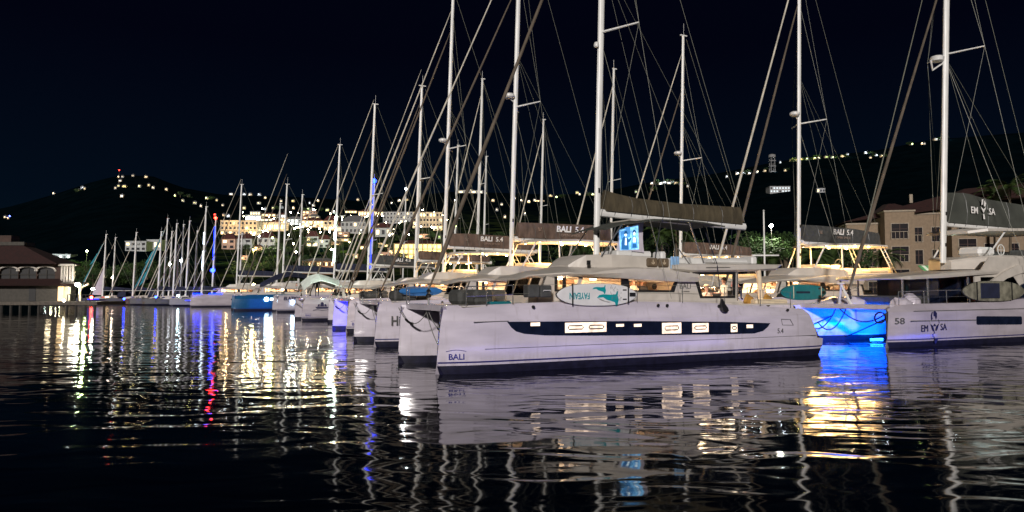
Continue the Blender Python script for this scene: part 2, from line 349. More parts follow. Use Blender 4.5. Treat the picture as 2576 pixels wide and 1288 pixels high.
def rig(root, s0=7.12, y0=0.0, ztop=24.0, r=.135, spz=12.6, radar=True, stays=(('sailuv', .42, 2.16, 20.0, .075),), boom=None, light=False, base=3.7, hb=2.2, sternx=9.3, rake=.031, text=None, sprl=1.3, mm=None, wirer=.009, diamonds=True):
    def mx(z): return s0 + (z-base)*rake
    zs = [base, base+(ztop-base)*.7, ztop-.2, ztop]
    mast = MB().tube([(mx(z), y0, z) for z in zs], [r, r, r*.82, r*.78], 12, ry=.72).build('mast', mm or M['alu'], root)
    MB().box(mx(ztop)-.28, mx(ztop)+.35, y0-.05, y0+.05, ztop, ztop+.09).build('masthead_fitting', M['white'], mast)
    MB().tube([(mx(ztop)+.05, y0, ztop), (mx(ztop)+.06, y0, ztop+1.0)], .012, 5).build('antenna', M['white'], mast)
    if spz:
        for sg in (-1, 1):
            MB().tube([(mx(spz), y0+sg*.05, spz), (mx(spz)+.85, y0+sg*sprl, spz+.1)], [.05, .035], 6).build('spreader', M['alu'], mast)
        mb = MB()
        for sg in (-1, 1):
            tip = (mx(spz)+.85, y0+sg*sprl, spz+.1); ch = (sternx, y0+sg*hb, 2.3)
            mb.tube([(mx(ztop-3.5), y0, ztop-3.5), tip, ch], wirer, 4)
            mb.tube([(mx(spz-.3), y0, spz-.3), (sternx-.5, y0+sg*hb, 2.3)], wirer, 4)
            if diamonds:
                mb.tube([tip, (mx(base+1.2), y0+sg*.1, base+1.2)], wirer*.8, 4)
                mb.tube([(mx(ztop-1), y0, ztop-1), tip], wirer*.8, 4)
        mb.build('shroud', M['wire'], root)
    if radar:
        zr = spz + .55; x = mx(zr)-.42
        rd = MB().lathe((x, y0-.05, zr), [(.02, -.12), (.22, -.12), (.30, -.05), (.30, .06), (.22, .13), (.02, .15)], 14).build('radar_dome', M['white'], mast)
        MB().tube([(mx(zr), y0, zr-.35), (x+.05, y0-.05, zr-.13)], .035, 6).build('bracket', M['alu'], rd)
    for (mk, bs, bz, tz, rr) in stays:
        top = Vector((mx(tz)-.12, y0, tz)); bot = Vector((bs, y0, bz+.45)); pts = [bot.lerp(top, i/14) for i in range(15)]
        rad = [rr*.35] + [rr*(1.15-.55*i/13) + random.uniform(-.004, .004) for i in range(1, 14)] + [rr*.25]
        st = MB().tube(pts, rad, 8).build('furled_sail', M[mk], root)
        MB().lathe((bs, y0, bz+.18), [(.02, 0), (.09, .02), (.10, .10), (.05, .14), (.05, .2), (.10, .22), (.02, .3)], 10).build('furler_drum', M['black'], st)
        MB().tube([(bs, y0, bz-.15), (bs, y0, bz+.2)], .03, 5).build('furler_link', M['steel'], st)
    if boom:
        (xa, xb, za, zb, ctop, cm, lean) = boom
        bo = MB().tube([(xa-.25, y0, za-.05), (xb, y0, zb-.05)], .15, 10, ry=.7).build('boom', M['white'], root)
        # canvas sail cover hanging over the boom
        rings = []; n = 18
        for i in range(n+1):
            t = i/n; x = lerp(xa-.05, xb-.25, t); zt = interp(ctop, x); zb_ = lerp(za, zb, t)+.02
            w = .24 - .06*t; h = zt - zb_; j = .025*math.sin(i*2.3) + .02*math.sin(i*5.1)
            rings.append([(x, y0-w*.8, zb_), (x, y0-w-j, zb_+h*.35), (x, y0-w*.75-j*.6, zb_+h*.75), (x, y0-.04, zt), (x, y0+.04, zt), (x, y0+w*.75+j, zb_+h*.75), (x, y0+w+j, zb_+h*.35), (x, y0+w*.8, zb_)])
        cv = MB().loft(rings, smooth=True).build('sail_cover', cm, root)
        for i in (3, 7, 11, 15):
            MB().tube([(a_+.0, b_*1.015, c_) for a_, b_, c_ in rings[i]], .011, 4).build('cover_seam', M['textg'], cv)
        for i in range(1, n, 2):
            q = rings[i]; MB().tube([(q[0][0], q[0][1], q[0][2]+.01), (q[0][0]+.05, y0-.02, q[0][2]-.24), (q[7][0], q[7][1], q[7][2]+.01)], .012, 4).build('lashing', M['rope'], cv) if not wirer > .012 else None
        mb = MB()
        tp = (mx(15.5), y0, 15.5)
        for xx in (lerp(xa, xb, .35), lerp(xa, xb, .62), lerp(xa, xb, .9)):
            mb.tube([tp, (xx, y0-.16, interp(ctop, xx)-.12)], wirer*.7, 4)
        mb.tube([(mx(ztop-.2)+.3, y0, ztop-.2), (xb, y0, zb+.15)], wirer, 4)
        mb.build('lazy_jack', M['wire'], root)
        sh = MB()
        sh.tube([(xb-.5, y0, zb-.1), (xb-.2, y0, zb-1.6)], .012, 4); sh.tube([(xb-.7, y0, zb-.1), (xb-.9, y0, zb-1.6)], .012, 4)
        sh.build('mainsheet', M['rope'], root)
    for zz in (base+.9, base+2.6):
        MB().box(mx(zz)-.03, mx(zz)+.03, y0-r*.74-.03, y0-r*.70, zz, zz+.18).build('winch_cleat', M['black'], mast)
    return mast, mx
def roof_part(root, dx=0, m=None, yn=-1.78):
    tp = [(3.36, 2.97), (3.67, 3.12), (4.87, 3.22), (5.65, 3.17), (6.5, 3.30), (7.4, 3.38), (8.3, 3.385), (9.3, 3.34), (10.2, 3.24), (10.56, 3.21)]
    bt = [(3.36, 2.95), (3.8, 3.035), (4.87, 3.07), (5.65, 3.075), (6.5, 3.05), (7.1, 3.03), (8.3, 2.97), (9.3, 2.93), (9.7, 2.92), (10.56, 2.92)]
    ct = [(3.36, 3.02), (4.2, 3.27), (4.87, 3.40), (5.65, 3.50), (6.6, 3.53), (8.3, 3.52), (10.6, 3.36)]
    rings = []
    for i in range(25):
        x = lerp(3.36, 10.56, i/24); a = interp(tp, x); b = interp(bt, x); c = interp(ct, x); inn = .25*max(0, 1-(x-3.36)/1.6)**1.5
        y = yn + inn*3
        rings.append([(x+dx, y+.10, b), (x+dx, y, (a+b)/2+.02), (x+dx, y+.03, a), (x+dx, y*.45, lerp(a, c, .85)), (x+dx, 0, c), (x+dx, -y*.45, lerp(a, c, .85)), (x+dx, -y-.03, a), (x+dx, -y, (a+b)/2+.02), (x+dx, -y-.10, b)])
    return MB().loft(rings, smooth=True).build('cabin_roof', m or M['gel2'], root)
def bali(label, org, opts, group='charter catamarans lying side by side', category='catamaran', name='catamaran'):
    g = opts.get; dx = g('dx', 0); root = empty(name, org, BR, g('scale', 1), label=label, category=category, group=group)
    gm = g('hullmats'); lod = g('lod', 0)
    hn = hull_part(root, -1, mats=gm); hf = hull_part(root, 1, mats=g('farmats', gm))
    yo = -2.36
    # tinted band with lit panes
    band = [(2.24, 1.595), (7.2, 1.53), (11.5, 1.42), (13.52, 1.335), (13.40, 1.20), (13.15, 1.05), (12.7, .965), (11, .975), (8.9, 1.01), (5.6, 1.07), (3.6, 1.13), (2.85, 1.2), (2.56, 1.28), (2.4, 1.4)]
    if not g('noband'):
        bd = MB().plate(band, yo-.012, .02).build('hull_window', M['band'], hn)
        panes = [(3.08, 3.42, 1.44, 1.55, 0), (4.36, 5.98, 1.19, 1.52, 2), (6.38, 6.70, 1.35, 1.44, 0), (7.12, 7.44, 1.33, 1.43, 0), (8.33, 9.18, 1.06, 1.44, 1), (9.69, 10.44, 1.07, 1.40, 1), (11.52, 11.84, 1.04, 1.34, 1), (12.30, 12.62, 1.17, 1.30, 0)]
        for a, b, c, d, kk in panes:
            if g('panes', 1) is False: break
            pn = MB().plate([(a, c), (b, c), (b, d), (a, d)], yo-.018, .006).build('lit_pane', M['warmpane'], bd)
            nn = kk
            for q in range(nn):
                w = (b-a)/nn; x0 = a+w*q+w*.12; x1 = a+w*(q+1)-w*.12; z0 = lerp(c, d, .28); z1 = lerp(c, d, .75); fr = .038; cc = .06
                MB().plate([(x0+cc, z0), (x1-cc, z0), (x1, z0+cc), (x1, z1-cc), (x1-cc, z1), (x0+cc, z1), (x0, z1-cc), (x0, z0+cc)], yo-.028, .01, holes=[[(x0+fr, z0+fr), (x0+fr, z1-fr), (x1-fr, z1-fr), (x1-fr, z0+fr)]]).build('hatch_frame', M['black'], pn)
    mb = MB()
    if not lod:
        mb.plate([(1.5, .745), (16.1, .80), (16.1, .815), (1.5, .76)], yo+.018, .02).build('style_line', M['textg'], hn)
        MB().plate([(1.1, 1.585), (2.3, 1.60), (2.3, 1.625), (1.1, 1.61)], yo-.01, .02).build('style_line', M['textg'], hn)
        MB().plate([(14.1, 1.49), (14.6, 1.47), (14.78, 1.22), (14.16, 1.24)], yo-.006, .02, holes=[[(14.13, 1.46), (14.18, 1.26), (14.73, 1.24), (14.57, 1.45)]]).build('hatch_outline', M['textg'], hn)
        for x in (3.2, 8.2, 8.6, 11.0, 11.25, 14.5):
            MB().lathe((x, yo+.045, interp(SHEER, x)-.13), [(.02, -.05), (.05, -.05), (.055, 0)], 10, axis='y').build('drain_outlet', M['black'], hn)
    # bridge deck, crossbeam and foredeck
    yi = 2.36-1.42
    MB().box(.28, .80, -1.95, 1.95, 1.93, 2.125, bev=.03).build('crossbeam', M['gel'], root)
    rings = [[(x, -1.5, zb), (x, 1.5, zb), (x, 1.5, zt), (x, -1.5, zt)] for x, zb, zt in ((.75, 1.98, 2.05), (2.2, 1.55, 2.05), (3.65, 1.1, 2.05), (3.75+dx, 1.08, 1.3), (5+dx, .85, 1.3), (15.0, .85, 1.3))]
    MB().loft(rings).build('bridge_deck', M['gel'], root)
    dk = MB(); dk.box(.8, 3.78+dx, -2.15, 2.15, 2.06, 2.10); dk.box(3.78+dx, 15.2, -2.15, -1.38, 2.02, 2.08); dk.box(3.78+dx, 15.2, 1.38, 2.15, 2.02, 2.08)
    dk.build('deck', M['gel2'], root)
    # cabin sides
    Y = -1.46
    side = [(3.72, 2.1), (13.2, 2.0), (12.95, 2.18), (12.45, 2.3), (12.7, 2.33), (12.66, 3.33), (10.55, 3.33), (10.2, 3.2), (4.1, 3.15), (4.35, 3.05)]
    side = [(3.72, 2.05), (13.35, 1.98), (13.1, 2.13), (12.7, 2.30), (12.7, 3.35), (10.5, 3.35), (10.2, 3.15), (4.15, 3.12)]
    win = [(4.56, 2.60), (4.56, 3.08), (9.72, 2.93), (9.55, 2.58)]
    wn2 = [(7.0, 2.60)]
    cock = [(10.92, 2.36), (10.60, 3.22), (12.56, 3.25), (12.54, 2.36)]
    def sh(l): return [(a+dx, b) for a, b in l]
    cab = MB().plate(sh(side), Y, .05, holes=[sh(win), sh(cock)]).build('cabin', M['gel2'], root)
    MB().plate(sh(side), -Y-.05, .05, holes=[sh(cock)]).build('cabin_far_side', M['cream'], cab)
    def wsx(z, o=0): return 3.72+dx+(z-2.05)/1.07*.43+o
    def slab(y0, y1, z0, z1, o=0, th=.04): return MB().loft([[(wsx(z0, o), y0, z0), (wsx(z1, o), y0, z1), (wsx(z1, o)+th, y0, z1), (wsx(z0, o)+th, y0, z0)], [(wsx(z0, o), y1, z0), (wsx(z1, o), y1, z1), (wsx(z1, o)+th, y1, z1), (wsx(z0, o)+th, y1, z0)]])
    ws = slab(Y, -Y, 1.3, 2.42).build('windscreen', M['gel2'], cab)
    for y0, y1, k_ in ((Y, Y+.10, 'black'), (Y+.10, Y+.30, 'gel2'), (-.42, -.30, 'gel2'), (.62, .72, 'black'), (-Y-.12, -Y, 'black')): slab(y0, y1, 2.42, 3.12).build('windscreen_post', M[k_], ws)
    slab(Y+.30, -Y-.12, 2.42, 3.10, .015, .006).build('windscreen_glass', M['glass'], ws)
    MB().box(10.42+dx, 10.5+dx, Y+.06, -Y-.06, 2.1, 3.3).build('aft_bulkhead', M['cream'], cab)
    MB().box(3.9+dx, 14.9+dx*.2, -1.36, 1.36, 1.31, 1.36).build('cabin_sole', M['wood'], cab)
    # window frame and mullions
    fr = MB(); fr.plate(sh([(4.48, 2.55), (4.48, 3.095), (9.80, 2.95), (9.62, 2.53)]), Y-.012, .02, holes=[sh([(4.60, 2.62), (4.60, 3.07), (9.62, 2.92), (9.46, 2.60)])])
    frame = fr.build('window_frame', M['black'], cab)
    for (a, b, c, d) in ((4.80, 4.94, 4.80, 4.94), (5.32, 5.44, 5.46, 5.62), (7.26, 7.62, 7.22, 7.56)):
        zb = 2.61; zt = interp([(4.6, 3.07), (9.6, 2.92)], a)-.005
        MB().plate(sh([(a, zb), (b, zb), (d, zt), (c, zt)]), Y-.008, .03).build('mullion', M['gel2'] if a > 5 and a < 6 else M['black'], frame)
    if not lod: MB().plate(sh(win), Y+.02, .004).build('window_glass', M['glass'], cab)
    # interior
    if g('interior', True):
        for (x0, x1, y0, y1, z0, z1, mm) in ((5.0, 5.9, .5, 1.3, 1.37, 2.62, 'cushion'), (6.2, 7.4, .9, 1.35, 1.37, 2.75, 'white'), (6.3, 6.9, 1.2, 1.38, 2.85, 3.02, 'wood'), (7.9, 9.0, -.5, .3, 2.5, 2.56, 'wood'), (9.4, 9.9, .6, 1.35, 1.37, 2.95, 'wood')):
            MB().box(x0+dx, x1+dx, y0, y1, z0, z1, bev=.03).build('cabin_furniture', M[mm], cab)
        MB().lathe((10.25+dx, .55, 2.75), [(.12, 0), (.12, .01)], 12, axis='y').build('wall_clock', M['black'], cab)
        for x in (5.6, 7.0, 8.7): MB().box(x+dx, x+.18+dx, .1, .28, 3.0, 3.03).build('ceiling_light', M['warmhot'] if not lod else M['warm'], cab)
        lamp('AREA', (7.0+dx, -1.25, 3.0), g('cabW', 26)*14, (1, .64, .36), root, 4.6, sy=.25, rot=(R(58), 0, 0), name='cabin_light')
        lamp('AREA', (5.5+dx, 0, 2.9), g('cabW', 26)*7, (1, .64, .36), root, .4, sy=1.6, rot=(0, R(62), 0), name='cabin_light')
    roof_part(root, dx)
    # aft overhang deck = flybridge floor
    rings = []
    for x, z0, z1, hw in ((9.6, 3.34, 3.56, 1.45), (10.6, 3.29, 3.61, 1.62), (13.5, 3.36, 3.645, 1.66), (14.7, 3.42, 3.65, 1.62), (15.1, 3.6, 3.66, 1.55)):
        rings.append([(x+dx, -hw+.1, z0), (x+dx, -hw, z0+.07), (x+dx, -hw, z1-.04), (x+dx, -hw+.06, z1), (x+dx, hw-.06, z1), (x+dx, hw, z1-.04), (x+dx, hw, z0+.07), (x+dx, hw-.1, z0)])
    fly = MB().loft(rings).build('flybridge_deck', M['gel2'], root)
    # flybridge coaming
    co = [(5.5, 3.42), (5.72, 3.66), (6.05, 3.85), (7.5, 3.86), (8.5, 3.82), (9.55, 3.78), (9.9, 3.6), (9.9, 3.38), (8.3, 3.40)]
    rings = []
    for x, zt, zb in ((5.45, 3.50, 3.35), (5.75, 3.70, 3.4), (6.05, 3.86, 3.42), (7.0, 3.90, 3.42), (8.5, 3.84, 3.38), (9.6, 3.78, 3.34), (10.0, 3.6, 3.34)):
        hw = 1.25 - .5*max(0, (6.6-x)/1.2)
        rings.append([(x+dx, -hw, zb), (x+dx, -hw+.04, zt), (x+dx, -hw+.28, zt+.02), (x+dx, hw-.28, zt+.02), (x+dx, hw-.04, zt), (x+dx, hw, zb)])
    MB().loft(rings, smooth=False).build('flybridge_coaming', M['gel2'], fly)
    for x0, x1, y0, y1, z0, z1 in ((10.1, 11.6, .2, 1.4, 3.66, 3.9), (11.8, 13.6, -1.2, -.6, 3.66, 3.84), (11.8, 14.0, .6, 1.35, 3.66, 3.98), (14.1, 14.4, -.9, 1.1, 3.66, 4.0), (8.2, 9.5, -.3, 1.0, 3.87, 4.12)):
        MB().box(x0+dx, x1+dx, y0, y1, z0, z1, bev=.06).build('sofa', M['cushion'] if g('lit') else M['white'], fly)
    MB().box(7.6+dx, 8.3+dx, -.7, .5, 3.87, 4.1, bev=.05).build('sunbed', M['cushion'] if g('lit') else M['white'], fly)
    if not lod:
        MB().plate(sh([(11.0, 3.46), (12.2, 3.485), (12.2, 3.5), (11.0, 3.475)]), -1.675, .02).build('step_slot', M['black'], fly)
        wh = MB(); c = (9.95+dx, -.5, 4.18)
        wh.tube([(c[0], c[1]+.27*math.cos(a*math.pi/8), c[2]+.27*math.sin(a*math.pi/8)) for a in range(17)], .018, 6)
        for a in range(3): wh.tube([c, (c[0], c[1]+.27*math.cos(a*2.09), c[2]+.27*math.sin(a*2.09))], .012, 5)
        wh.build('steering_wheel', M['black'], fly)
        MB().box(9.6+dx, 9.85+dx, -.75, -.15, 3.7, 4.1, bev=.06).build('helm_console', M['white'], fly)
    # hardtop
    ht = g('hardtop', 'hard')
    if ht == 'hard':
        rings = []
        for x, z, hw in ((7.75, 5.20, .9), (8.1, 5.24, 1.35), (10.5, 5.33, 1.45), (13.2, 5.30, 1.42), (13.7, 5.27, 1.1)):
            rings.append([(x+dx, -hw, z-.05), (x+dx, -hw+.02, z+.05), (x+dx, -hw*.4, z+.12), (x+dx, hw*.4, z+.12), (x+dx, hw-.02, z+.05), (x+dx, hw, z-.05)])
        top = MB().loft(rings, smooth=False).build('hardtop', M['gel2'], root)
        for x, y in ((8.4, -.9), (9.6, -1.0), (10.8, -1.0), (12.0, -1.0), (8.4, .8), (10.8, .9), (12.4, .9)):
            if g('lit'): MB().lathe((x+dx, y, 5.2), [(.02, 0), (.07, 0), (.07, .05)], 8).build('downlight', M['warmhot'], top)
        for a, b in (((7.3, -1.0, 3.85), (8.1, -1.1, 5.22)), ((7.3, 1.0, 3.85), (8.1, 1.1, 5.22)), ((9.5, -1.15, 3.75), (9.45, -1.15, 5.25)), ((9.5, 1.15, 3.75), (9.45, 1.15, 5.25))):
            MB().tube([(a[0]+dx, a[1], a[2]), (b[0]+dx, b[1], b[2])], .045, 6).build('hardtop_post', M['white'], top)
        for sg in (-1, 1):
            ld = MB(); ld.tube([(13.9+dx, sg*1.2, 3.66), (12.9+dx, sg*1.1, 5.25)], .03, 6); ld.tube([(14.25+dx, sg*1.2, 3.66), (13.25+dx, sg*1.1, 5.25)], .03, 6)
            for q in range(1, 5): ld.tube([(lerp(13.9, 12.9, q/5)+dx, sg*1.15, lerp(3.66, 5.25, q/5)), (lerp(14.25, 13.25, q/5)+dx, sg*1.15, lerp(3.66, 5.25, q/5))], .02, 5)
            ld.build('hardtop_ladder', M['white'], top)
        if g('lit'):
            lamp('AREA', (9.3+dx, 0, 5.10), g('litW', 55)*4.5, (1, .58, .20), root, 2.2, sy=2.0, name='hardtop_light')
            lamp('AREA', (11.9+dx, 0, 5.10), g('litW', 55)*4.5, (1, .58, .20), root, 2.2, sy=2.0, name='hardtop_light')
            lamp('AREA', (10.6+dx, 0, 4.0), g('litW', 55)*3.0, (1, .72, .36), root, 3.2, sy=1.6, rot=(math.pi, 0, 0), name='underside_fill_light')  # added upward fill that brightens the hardtop underside
            lamp('AREA', (8.6+dx, 0, 4.6), g('litW', 55)*1.0, (1, .58, .20), root, 1.2, rot=(R(60), 0, R(90)), name='mast_foot_light')
    # posts under the overhang
    MB().tube([(12.74+dx, -1.44, 2.2), (12.72+dx, -1.5, 3.4)], .035, 8).build('steel_post', M['steel'], root)
    MB().tube([(13.95+dx, -1.5, 2.0), (13.83+dx, -1.5, 3.42)], [.10, .10], 10).build('roof_post', M['cushion'], root)
    if not lod:
        ck = MB().plate(sh([(10.86, 2.30), (10.5, 3.28), (12.66, 3.31), (12.62, 2.30)]), Y-.014, .03, holes=[sh([(10.98, 2.38), (10.70, 3.19), (12.50, 3.22), (12.48, 2.38)])]).build('cockpit_window_frame', M['black'], cab)
        MB().plate(sh([(11.0, 2.4), (10.72, 3.18), (12.49, 3.2), (12.47, 2.4)]), Y+.03, .004).build('cockpit_glass', M['glass'], cab)
        MB().box(13.3+dx, 15.0, -1.9, -1.45, 2.05, 2.25, bev=.05).build('cockpit_sofa', M['cushion'], root)
        MB().box(11.2+dx, 12.3+dx, -.2, .5, 2.55, 2.6).build('cockpit_table', M['wood'], root)
        MB().box(13.0, 15.2, 1.2, 1.9, 2.1, 2.6, bev=.08).build('cockpit_sofa', M['dgrey'], root)
    if g('logo', True):
        textmesh('BALI', .29 if not lod else .34, M['textg'], cab, (10.14+dx, Y-.012, 2.75), bold=.0, sx=1.0)
        MB().tube([(9.82+dx+.6*i/8, Y-.018, 2.93+.05*math.sin(math.pi*i/8)) for i in range(9)], .007, 4).build('logo_arc', M['textg'], cab)
        if not lod: textmesh('CATAMARANS', .055, M['textg'], cab, (10.15+dx, Y-.02, 2.555))
    if g('bowlogo', True):
        textmesh('BALI', .25, M['textnavy'], hn, (.60, yo+.175, .53), rot=(math.pi/2, 0, -.215), bold=.003, sx=1.05)
        MB().tube([(.28+.62*i/8, yo+.03+.3*(1-(.28+.62*i/8)/1.968)**2, .70+.045*math.sin(math.pi*i/8)) for i in range(9)], .008, 4).build('logo_arc', M['textnavy'], hn)
    if g('num'): textmesh(g('num'), .27, M['textg'], hn, (14.05, yo-.012, 1.02), bold=.0)
    # rig
    cov = g('cover', M['cover']); ct = g('ctop', [(7.4, 6.35), (9, 6.38), (12, 6.3), (14.1, 6.12)])
    ct = [(a+dx, b) for a, b in ct]
    mast, mx = rig(root, 7.12+dx, ztop=g('ztop', 23.6), stays=g('stays', (('sail', .3, 2.15, 22.5, .05), ('sailuv', 1.15, 2.15, 19.5, .075))), boom=(7.55+dx, g('boomend', 14.5)+dx, g('bz', 5.5), g('bz2', 5.4), ct, cov, 0), radar=g('radar', True), spz=g('spz', 12.6), sternx=9.4+dx, wirer=g('wire', .009), mm=g('mastmat'))
    if g('ctext'):
        t1 = g('ctext'); z = interp(ct, 10.6+dx)-.33
        textmesh(t1[0], .46, M['textw'], root, (10.25+dx, -.31, z), bold=.016, rot=(math.pi/2+.12, 0, 0), sx=1.05)
        textmesh(t1[1], .46, M['textw'], root, (11.25+dx, -.31, z), bold=.006, rot=(math.pi/2+.12, 0, 0), sx=1.05)
        textmesh('OPEN SPACE', .19, M['textf'], root, (10.65+dx, -.325, z-.33), bold=0, sx=1.15)
        cr = MB()
        for a in (-1, 0, 1): cr.tube([(8.75+dx+.05*a, -.29, z-.12), (8.75+dx+.10*a, -.29, z+.05)], .012, 4)
        cr.tube([(8.66+dx, -.29, z-.13), (8.84+dx, -.29, z-.13)], .012, 4); cr.build('emblem', M['textf'], root)
    if not lod:
        railing(root, [(.93, -2.15, 2.1), (1.6, -2.2, 2.12), (2.53, -2.2, 2.16)], 0, .6)
        railing(root, [(.3, 1.95, 2.08), (1.2, 2.1, 2.1), (2.6, 2.2, 2.14)], 0, .6)
        pts = [(2.53, -2.2, 2.76)] + [(x, -2.2, interp(SHEER, x)+.58) for x in (4.8, 7.4, 9.4, 11.4, 13.2, 14.8)]
        ll = MB(); ll.tube(pts, .006, 4); ll.tube([(a, b, c-.28) for a, b, c in pts], .005, 4); life = ll.build('lifeline', M['wire'], root)
        for a, b, c in pts[1:]: MB().tube([(a, b, c-.62), (a, b, c)], .014, 6).build('stanchion', M['steel'], life)
    for x0, x1 in ((-.0, .0),):
        if g('seats'):
            for a, b, y in ((1.6, 2.35, -.7), (1.6, 2.35, .7), (2.5, 3.2, 0.1)):
                MB().box(a, b, y-.55, y+.55, 2.1, 2.62, bev=.12).build('foredeck_seat', M['dgrey'], root)
    return root, cab, hn, mx, cock

# ------------------------------------------------------------------ people
def person(label, loc, rz, pose='stand', shirt='shirt', trous='trous', hat=None, hgt=1.72, group=None, sc=1, turn=0, lean=0, arm='hang'):
    root = empty('person', loc, rz, hgt/1.75*sc, label=label, category='person', group=group)
    vs = []; es = []; rs = []
    def add(p, r, par=None):
        vs.append(Vector(p)); rs.append(r); i = len(vs)-1
        if par is not None: es.append((par, i))
        return i
    hz = .93 if pose == 'stand' else .50
    ln = lean
    pel = add((0, 0, hz), .125)
    wa = add((ln*.3, 0, hz+.18), .115, pel); ch = add((ln*.7, 0, hz+.38), .135, wa); nk = add((ln, 0, hz+.53), .065, ch); n2 = add((ln*1.05, 0, hz+.60), .055, nk)
    h1 = add((ln*1.05+.01, 0, hz+.66), .075, n2); h2 = add((ln*1.05+.0, 0, hz+.74), .088, h1); h3 = add((ln*1.05-.01, 0, hz+.80), .062, h2)
    add((ln*1.05+.105, 0, hz+.715), .012, h2)
    for sg in (-1, 1):
        hp = add((0, sg*.09, hz-.03), .095, pel)
        if pose == 'stand':
            k = add((.02, sg*.11, .50), .06, hp); a = add((-.01, sg*.12, .09), .04, k); add((.14, sg*.13, .04), .035, a)
        else:
            k = add((.43, sg*.12, hz+.02), .065, hp); a = add((.45, sg*.12, .09), .042, k); add((.60, sg*.13, .04), .035, a)
        sh = add((ln*.85, sg*.17, hz+.47), .062, ch)
        if arm == 'hang': el = add((ln*.85-.04, sg*.23, hz+.20), .043, sh); wr = add((ln*.85+.05, sg*.25, hz-.03), .028, el); dr = Vector((.15, 0, -1)).normalized()
        elif arm == 'table': el = add((ln*.85+.08, sg*.24, hz+.22), .043, sh); wr = add((ln*.85+.32, sg*.14, hz+.22), .028, el); dr = Vector((1, -.2*sg, -.05)).normalized()
        else: el = add((ln*.85+.10, sg*.25, hz+.24), .043, sh); wr = add((ln*.85+.27, sg*.12, hz+.42), .028, el); dr = Vector((.6, -.3*sg, .7)).normalized()
        pm = add(vs[wr] + dr*.07, .03, wr)
        for q in range(4):
            off = Vector((0, 1, 0)) if arm != 'hang' else Vector((1, 0, 0))
            b = vs[pm] + off*(q-1.5)*.019 + dr*.025; f1 = add(b, .0095, pm); f2 = add(b + dr*(.032+.004*(q in (1, 2))) , .0085, f1); add(vs[f2] + dr*.018 + Vector((0, -sg*.012, -.006)), .0075, f2)
        tb = add(vs[wr] + dr*.05 + Vector((.03, -sg*.02, 0)), .011, wr); add(vs[tb] + dr*.03 + Vector((.012, 0, 0)), .009, tb)
    me = bpy.data.meshes.new('body'); me.from_pydata(vs, es, []); o = bpy.data.objects.new('body', me); COL.objects.link(o)
    md = o.modifiers.new('s', 'SKIN'); sl = me.skin_vertices[0].data
    for i, r_ in enumerate(rs): sl[i].radius = (r_, r_); sl[i].use_root = (i == 0)
    sb = o.modifiers.new('u', 'SUBSURF'); sb.levels = 1; sb.render_levels = 1
    dg = bpy.context.evaluated_depsgraph_get(); nm = bpy.data.meshes.new_from_object(o.evaluated_get(dg)); bpy.data.objects.remove(o)
    body = bpy.data.objects.new('body', nm); COL.objects.link(body); body.parent = root
    nm.materials.clear(); [nm.materials.append(M[k]) for k in ('skin', shirt, trous)]
    for p in nm.polygons:
        c = p.center; far = math.hypot(c.x-ln*.85, c.y)
        p.use_smooth = True
        if c.z > hz+.55: p.material_index = 0
        elif c.z > hz-.0 and far < .30 or (arm == 'hang' and c.z > hz+.12): p.material_index = 1
        elif abs(c.y) > .2 and c.z > hz-.25 and c.x < .36 and pose == 'stand': p.material_index = 0
        elif far >= .30 and c.z > hz+.1: p.material_index = 0
        else: p.material_index = 2
    hx = ln*1.05; z = hz+.74
    for sg in (-1, 1): MB().lathe((hx+.082, sg*.032, z+.005), [(.002, -.011), (.011, 0), (.002, .011)], 8).build('eye', M['hair'], body)
    MB().tube([(hx+.083, -.022, z-.058), (hx+.088, 0, z-.061), (hx+.083, .022, z-.058)], .005, 4).build('mouth', M['shirtr'], body)
    MB().lathe((hx-.018, 0, z), [(.088, -.03), (.102, .02), (.096, .065), (.062, .103), (.01, .118)], 14).build('hair', M['hair'], body)
    if hat:
        h = MB().lathe((hx-.005, 0, z), [(.107, .04), (.104, .09), (.07, .125), (.01, .135)], 14); h.box(hx+.06, hx+.19, -.07, .07, z+.045, z+.058)
        h.build('cap', M[hat], body)
    return root
def loc2w(org, x, y, z): return Vector(org) + U*x + V*y + Vector((0, 0, z))

# ------------------------------------------------------------------ paddleboards
def board(label, org, x0, x1, zc, h, y, m, art=None, rim='black'):
    root = empty('paddleboard', loc2w(org, (x0+x1)/2, y, zc), BR, 1, label=label, category='paddleboard')
    L = (x1-x0)/2; H = h/2; n = 40
    out = []
    for i in range(n):
        a = 2*math.pi*i/n; c = math.cos(a); s_ = math.sin(a)
        out.append((L*c, H*((1-abs(c)**2.8)**.6)*(1 if s_ > 0 else -1) if abs(s_) > 1e-6 else 0))
    def ring(k, yy): return [(a*k, yy, b*k) for a, b in out]
    MB().loft([ring(.93, -.06), ring(.985, -.05), ring(1, 0), ring(.985, .05), ring(.93, .06)], smooth=False).build('board', m, root)
    MB().loft([ring(1.0, -.028), ring(1.012, -.01), ring(1.012, .01), ring(1.0, .028)], smooth=True).build('board_rail', M[rim], root)
    return root, L, H

# ------------------------------------------------------------------ the near catamaran
N1 = ground(1107, 946); O1 = N1 + V*2.36
main, mcab, mhull, mmx, _ = bali('large white catamaran nearest the viewer with long dark hull window and olive sail cover', O1, dict(
    hardtop='soft', num='5.4', cover=M['coverd'], ctop=[(7.4, 6.46), (8.0, 6.32), (9, 6.2), (11.1, 6.11), (14.3, 6.12)], bz=5.60, bz2=5.36, boomend=14.6, seats=True, radar=False, spz=12.55,
    stays=(('sailuv', .45, 2.16, 20.0, .068),), cabW=30, logo=True))
lamp('AREA', (7, -5.2, .05), 50, (.25, .20, 1), main, 14, sy=.4, rot=(R(108), 0, 0), name='added_lavender_fill')  # added lamp low on the water, tints the near hull lavender
